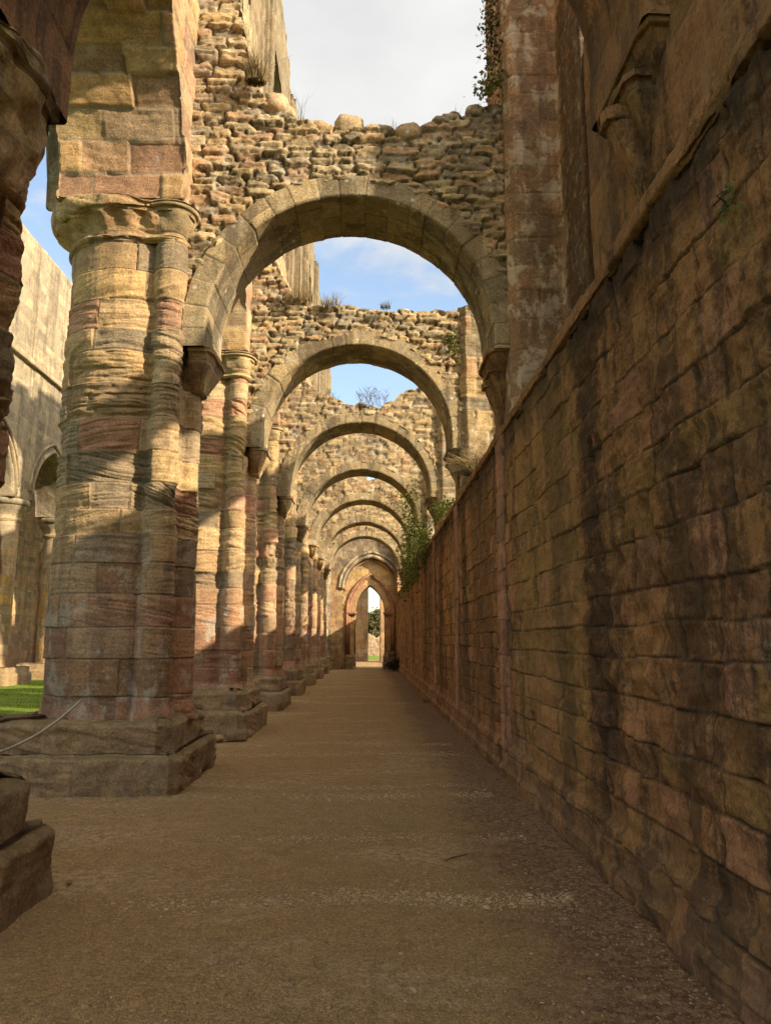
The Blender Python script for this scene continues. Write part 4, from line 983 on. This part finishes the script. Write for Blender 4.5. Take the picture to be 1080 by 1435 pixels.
# dry shrub on the ledge
t = thing('dry_shrub', 'bleached wiry shrub sitting on the wall ledge below the second arch corbel', 'shrub', (1.85, 13.1, 4.4))
r = random.Random(4); L = []
for i in range(420):
    a = r.uniform(0, 6.28); e = r.uniform(.1, 1.4); l = r.uniform(.25, .62)
    d = Vector((math.cos(a)*math.cos(e)-.25, math.sin(a)*math.cos(e), math.sin(e)))
    L.append(([(0, r.uniform(-.2, .2), 0), tuple(d*l*.6+Vector((0, 0, .05))), tuple(d*l+Vector((r.uniform(-.08, .08), 0, -.05)))], .005))
merged_tubes('twigs', L, M['dry'], t, n=3)
t = thing('dark_shrub', 'small dark bush at the foot of the wall beside the doorway', 'shrub', (1.35, 41.5, 0))
leaves('leaves', np.array([(0, 0, .25), (.15, .2, .4), (-.15, 0, .3)]), (.18, .2, .14), 900, .05, M['leafdark'], t, 21)
merged_tubes('twigs', [([(0, 0, 0), (.1*math.cos(a), .1*math.sin(a), .3), (.25*math.cos(a), .25*math.sin(a), .6)], .01) for a in range(7)], M['twig'], t)

# far trees
def tree(loc, h, w, label, seed, mat, n=6000, lsz=.22):
    t = thing('tree', label, 'tree', loc, 'trees beyond the ruins'); r = random.Random(seed); br = []; tips = []
    tube('trunk', [(0, 0, -.2), (.1, 0, h*.25), (0, .1, h*.5), (.1, 0, h*.85)], [w*.07, w*.05, w*.035, .04], M['bark'], t)
    for i in range(34):
        z = h*(.22+.7*r.random()); a = r.uniform(0, 6.28); l = w*.5*(1-.65*abs(z/h-.5)*1.3)*r.uniform(.5, 1.05)
        e = (math.cos(a)*l, math.sin(a)*l, z+l*.35); br.append(([(0, 0, z-l*.3), (e[0]*.5, e[1]*.5, z), e], .05)); tips.append(e)
        tips.append((e[0]*.65, e[1]*.65, e[2]*.98))
    merged_tubes('limbs', br, M['bark'], t)
    leaves('crown', np.array(tips), (w*.065, w*.065, h*.04), n, lsz, mat, t, seed)
    return t
tree((.2, 92, 0), 5.0, 4, 'autumn brown tree showing low in the doorway gap, nearest the left wall', 1, M['tree'], 7000, .16)
tree((2.4, 95, 0), 4.4, 4, 'taller leafy tree showing in the right of the doorway gap', 2, M['treegreen'], 7000, .16)
tree((1.0, 100, 0), 3.5, 4, 'round brown bush-like tree behind the low pinkish wall', 3, M['tree'], 6000, .16)

# ------------------------------------------------------------------ small things
# rope from the near pier to the drum pier
a = Vector((-3.06, 8.52, .97)); b = Vector((-3.35, 5.25, .90))
pts = []
for i in range(25):
    q = i/24; p = a.lerp(b, q); p.z -= .30*4*q*(1-q); pts.append(tuple(p))
tag(tube('rope', pts, .013, M['rope'], n=8), 'pale sagging rope slung between the two nearest piers', 'rope')
for k, (x, y, sx, sy, sz, rz) in enumerate([(-2.12, 12.95, .36, .24, .2, .3), (-2.45, 12.85, .28, .2, .12, -.3), (-2.75, 12.9, .2, .2, .12, .8)]):
    o = put_stone('fallen_stone', (x, y, sz*.35), (sx, sy, sz), 600+k, M['plinth'], None, rz)
    tag(o, ['largest fallen block at the right corner of the third pier plinth', 'flat middle stone lying in front of the third pier plinth', 'small stone furthest left in front of the third pier plinth'][k], 'stone', 'stones fallen at the third pier')
tag(tube('twig', [(.56, 5.95, .012), (.62, 6.0, .02), (.70, 6.02, .03), (.745, 6.09, .02)], [.004, .006, .005, .003], M['twig'], n=6), 'thin dark twig lying on the path right of centre', 'twig')
for k, (x, y, s_) in enumerate([(1.17, 4.95, .045), (.64, 4.72, .022), (1.02, 7.3, .03), (-1.98, 5.5, .03)]):
    o = put_stone('pebble', (x, y, s_*.3), (s_*1.3, s_, s_*.7), 640+k, M['plinth'], None, .5*k)
    tag(o, ['pale larger pebble near the foot of the right wall', 'small dark pebble left of the pale one on the path', 'grey pebble on the path close to the right wall further on', 'dark pebble at the corner of the nearest plinth'][k], 'pebble', 'loose pebbles on the path')

# ------------------------------------------------------------------ light, sky, camera
PH, EL = R_(28), R_(29)
S = Vector((math.cos(PH)*math.cos(EL), -math.sin(PH)*math.cos(EL), math.sin(EL)))
ld = bpy.data.lights.new('sun', 'SUN'); ld.energy = 5.0; ld.angle = R_(.9); ld.color = (1, .83, .60)
lo = bpy.data.objects.new('sun', ld); C.objects.link(lo); lo.rotation_euler = S.to_track_quat('Z', 'Y').to_euler()
w = bpy.data.worlds.new('World'); bpy.context.scene.world = w; w.use_nodes = True
nt = w.node_tree; nt.nodes.clear()
out = nt.nodes.new('ShaderNodeOutputWorld'); bg = nt.nodes.new('ShaderNodeBackground'); bg.inputs[1].default_value = .15
sky = nt.nodes.new('ShaderNodeTexSky'); sky.sky_type = 'NISHITA'; sky.sun_disc = False; sky.sun_elevation = EL; sky.sun_rotation = math.atan2(S.x, S.y)
sky.air_density = 1.2; sky.dust_density = 1.0
tc = nt.nodes.new('ShaderNodeTexCoord')
mp_ = nt.nodes.new('ShaderNodeMapping'); mp_.inputs['Scale'].default_value = (1.3, 1.0, 2.4); mp_.inputs['Location'].default_value = (.35, .1, .0)
nz = nt.nodes.new('ShaderNodeTexNoise'); nz.inputs['Scale'].default_value = 3.4; nz.inputs['Detail'].default_value = 8; nz.inputs['Roughness'].default_value = .55; nz.inputs['Distortion'].default_value = .3
rp = nt.nodes.new('ShaderNodeMapRange'); rp.interpolation_type = 'SMOOTHSTEP'; rp.inputs[1].default_value = .44; rp.inputs[2].default_value = .60; rp.inputs[3].default_value = .12; rp.inputs[4].default_value = 1
# thicker cloud overhead
sp_ = nt.nodes.new('ShaderNodeSeparateXYZ'); ad = nt.nodes.new('ShaderNodeMath'); ad.operation = 'MULTIPLY_ADD'; ad.inputs[1].default_value = .9
hz = nt.nodes.new('ShaderNodeMath'); hz.operation = 'SUBTRACT'; hz.inputs[1].default_value = .44
nz2 = nt.nodes.new('ShaderNodeTexNoise'); nz2.inputs['Scale'].default_value = 5; nz2.inputs['Detail'].default_value = 6
cr = nt.nodes.new('ShaderNodeMix'); cr.data_type = 'RGBA'; cr.inputs[6].default_value = (2.35, 2.38, 2.42, 1); cr.inputs[7].default_value = (3.7, 3.66, 3.58, 1)
mx = nt.nodes.new('ShaderNodeMix'); mx.data_type = 'RGBA'
K = nt.links.new
K(tc.outputs['Generated'], mp_.inputs[0]); K(mp_.outputs[0], nz.inputs['Vector']); K(mp_.outputs[0], nz2.inputs['Vector'])
K(tc.outputs['Generated'], sp_.inputs[0]); K(sp_.outputs[2], hz.inputs[0]); K(hz.outputs[0], ad.inputs[0]); K(nz.outputs['Fac'], ad.inputs[2])
K(ad.outputs[0], rp.inputs[0]); K(rp.outputs[0], mx.inputs[0]); K(sky.outputs[0], mx.inputs[6]); K(nz2.outputs['Fac'], cr.inputs[0]); 
dt = nt.nodes.new('ShaderNodeVectorMath'); dt.operation = 'DOT_PRODUCT'; dt.inputs[1].default_value = S
bz = nt.nodes.new('ShaderNodeMapRange'); bz.interpolation_type = 'SMOOTHSTEP'
for q_, v_ in enumerate((.12, .85, 1.0, 3.6)): bz.inputs[q_+1].default_value = v_
wm = nt.nodes.new('ShaderNodeMix'); wm.data_type = 'RGBA'; wm.blend_type = 'MULTIPLY'; wm.inputs[0].default_value = 1
vm = nt.nodes.new('ShaderNodeVectorMath'); vm.operation = 'SCALE'
K(tc.outputs['Generated'], dt.inputs[0]); K(dt.outputs['Value'], bz.inputs[0]); K(cr.outputs[2], vm.inputs[0]); K(bz.outputs[0], vm.inputs['Scale'])
wr = nt.nodes.new('ShaderNodeMapRange')
for q_, v_ in enumerate((.2, .85, 1.0, .0)): wr.inputs[q_+1].default_value = v_
wt = nt.nodes.new('ShaderNodeMix'); wt.data_type = 'RGBA'; wt.blend_type = 'MULTIPLY'; wt.inputs[0].default_value = 1
wc = nt.nodes.new('ShaderNodeMix'); wc.data_type = 'RGBA'; wc.inputs[6].default_value = (1, .86, .66, 1); wc.inputs[7].default_value = (1, 1, 1, 1)
K(dt.outputs['Value'], wr.inputs[0]); K(wr.outputs[0], wc.inputs[0]); K(vm.outputs[0], wt.inputs[6]); K(wc.outputs[2], wt.inputs[7]); K(wt.outputs[2], mx.inputs[7])
K(mx.outputs[2], bg.inputs[0]); K(bg.outputs[0], out.inputs[0])

cd = bpy.data.cameras.new('camera'); cd.sensor_fit = 'VERTICAL'; cd.sensor_height = 36; cd.lens = 36*1080/1435; cd.clip_end = 2000; cd.clip_start = .05
co_ = bpy.data.objects.new('camera', cd); C.objects.link(co_); co_.location = (0, 0, 1.6)
co_.rotation_euler = (R_(90+9.43), 0, R_(-1.25))
sc = bpy.context.scene; sc.camera = co_; sc.cycles.denoising_prefilter = 'NONE'
sc.view_settings.view_transform = 'Standard'; sc.view_settings.look = 'None'; sc.view_settings.gamma = 1; sc.view_settings.exposure = .93
sc.render.resolution_x = 770; sc.render.resolution_y = 1024
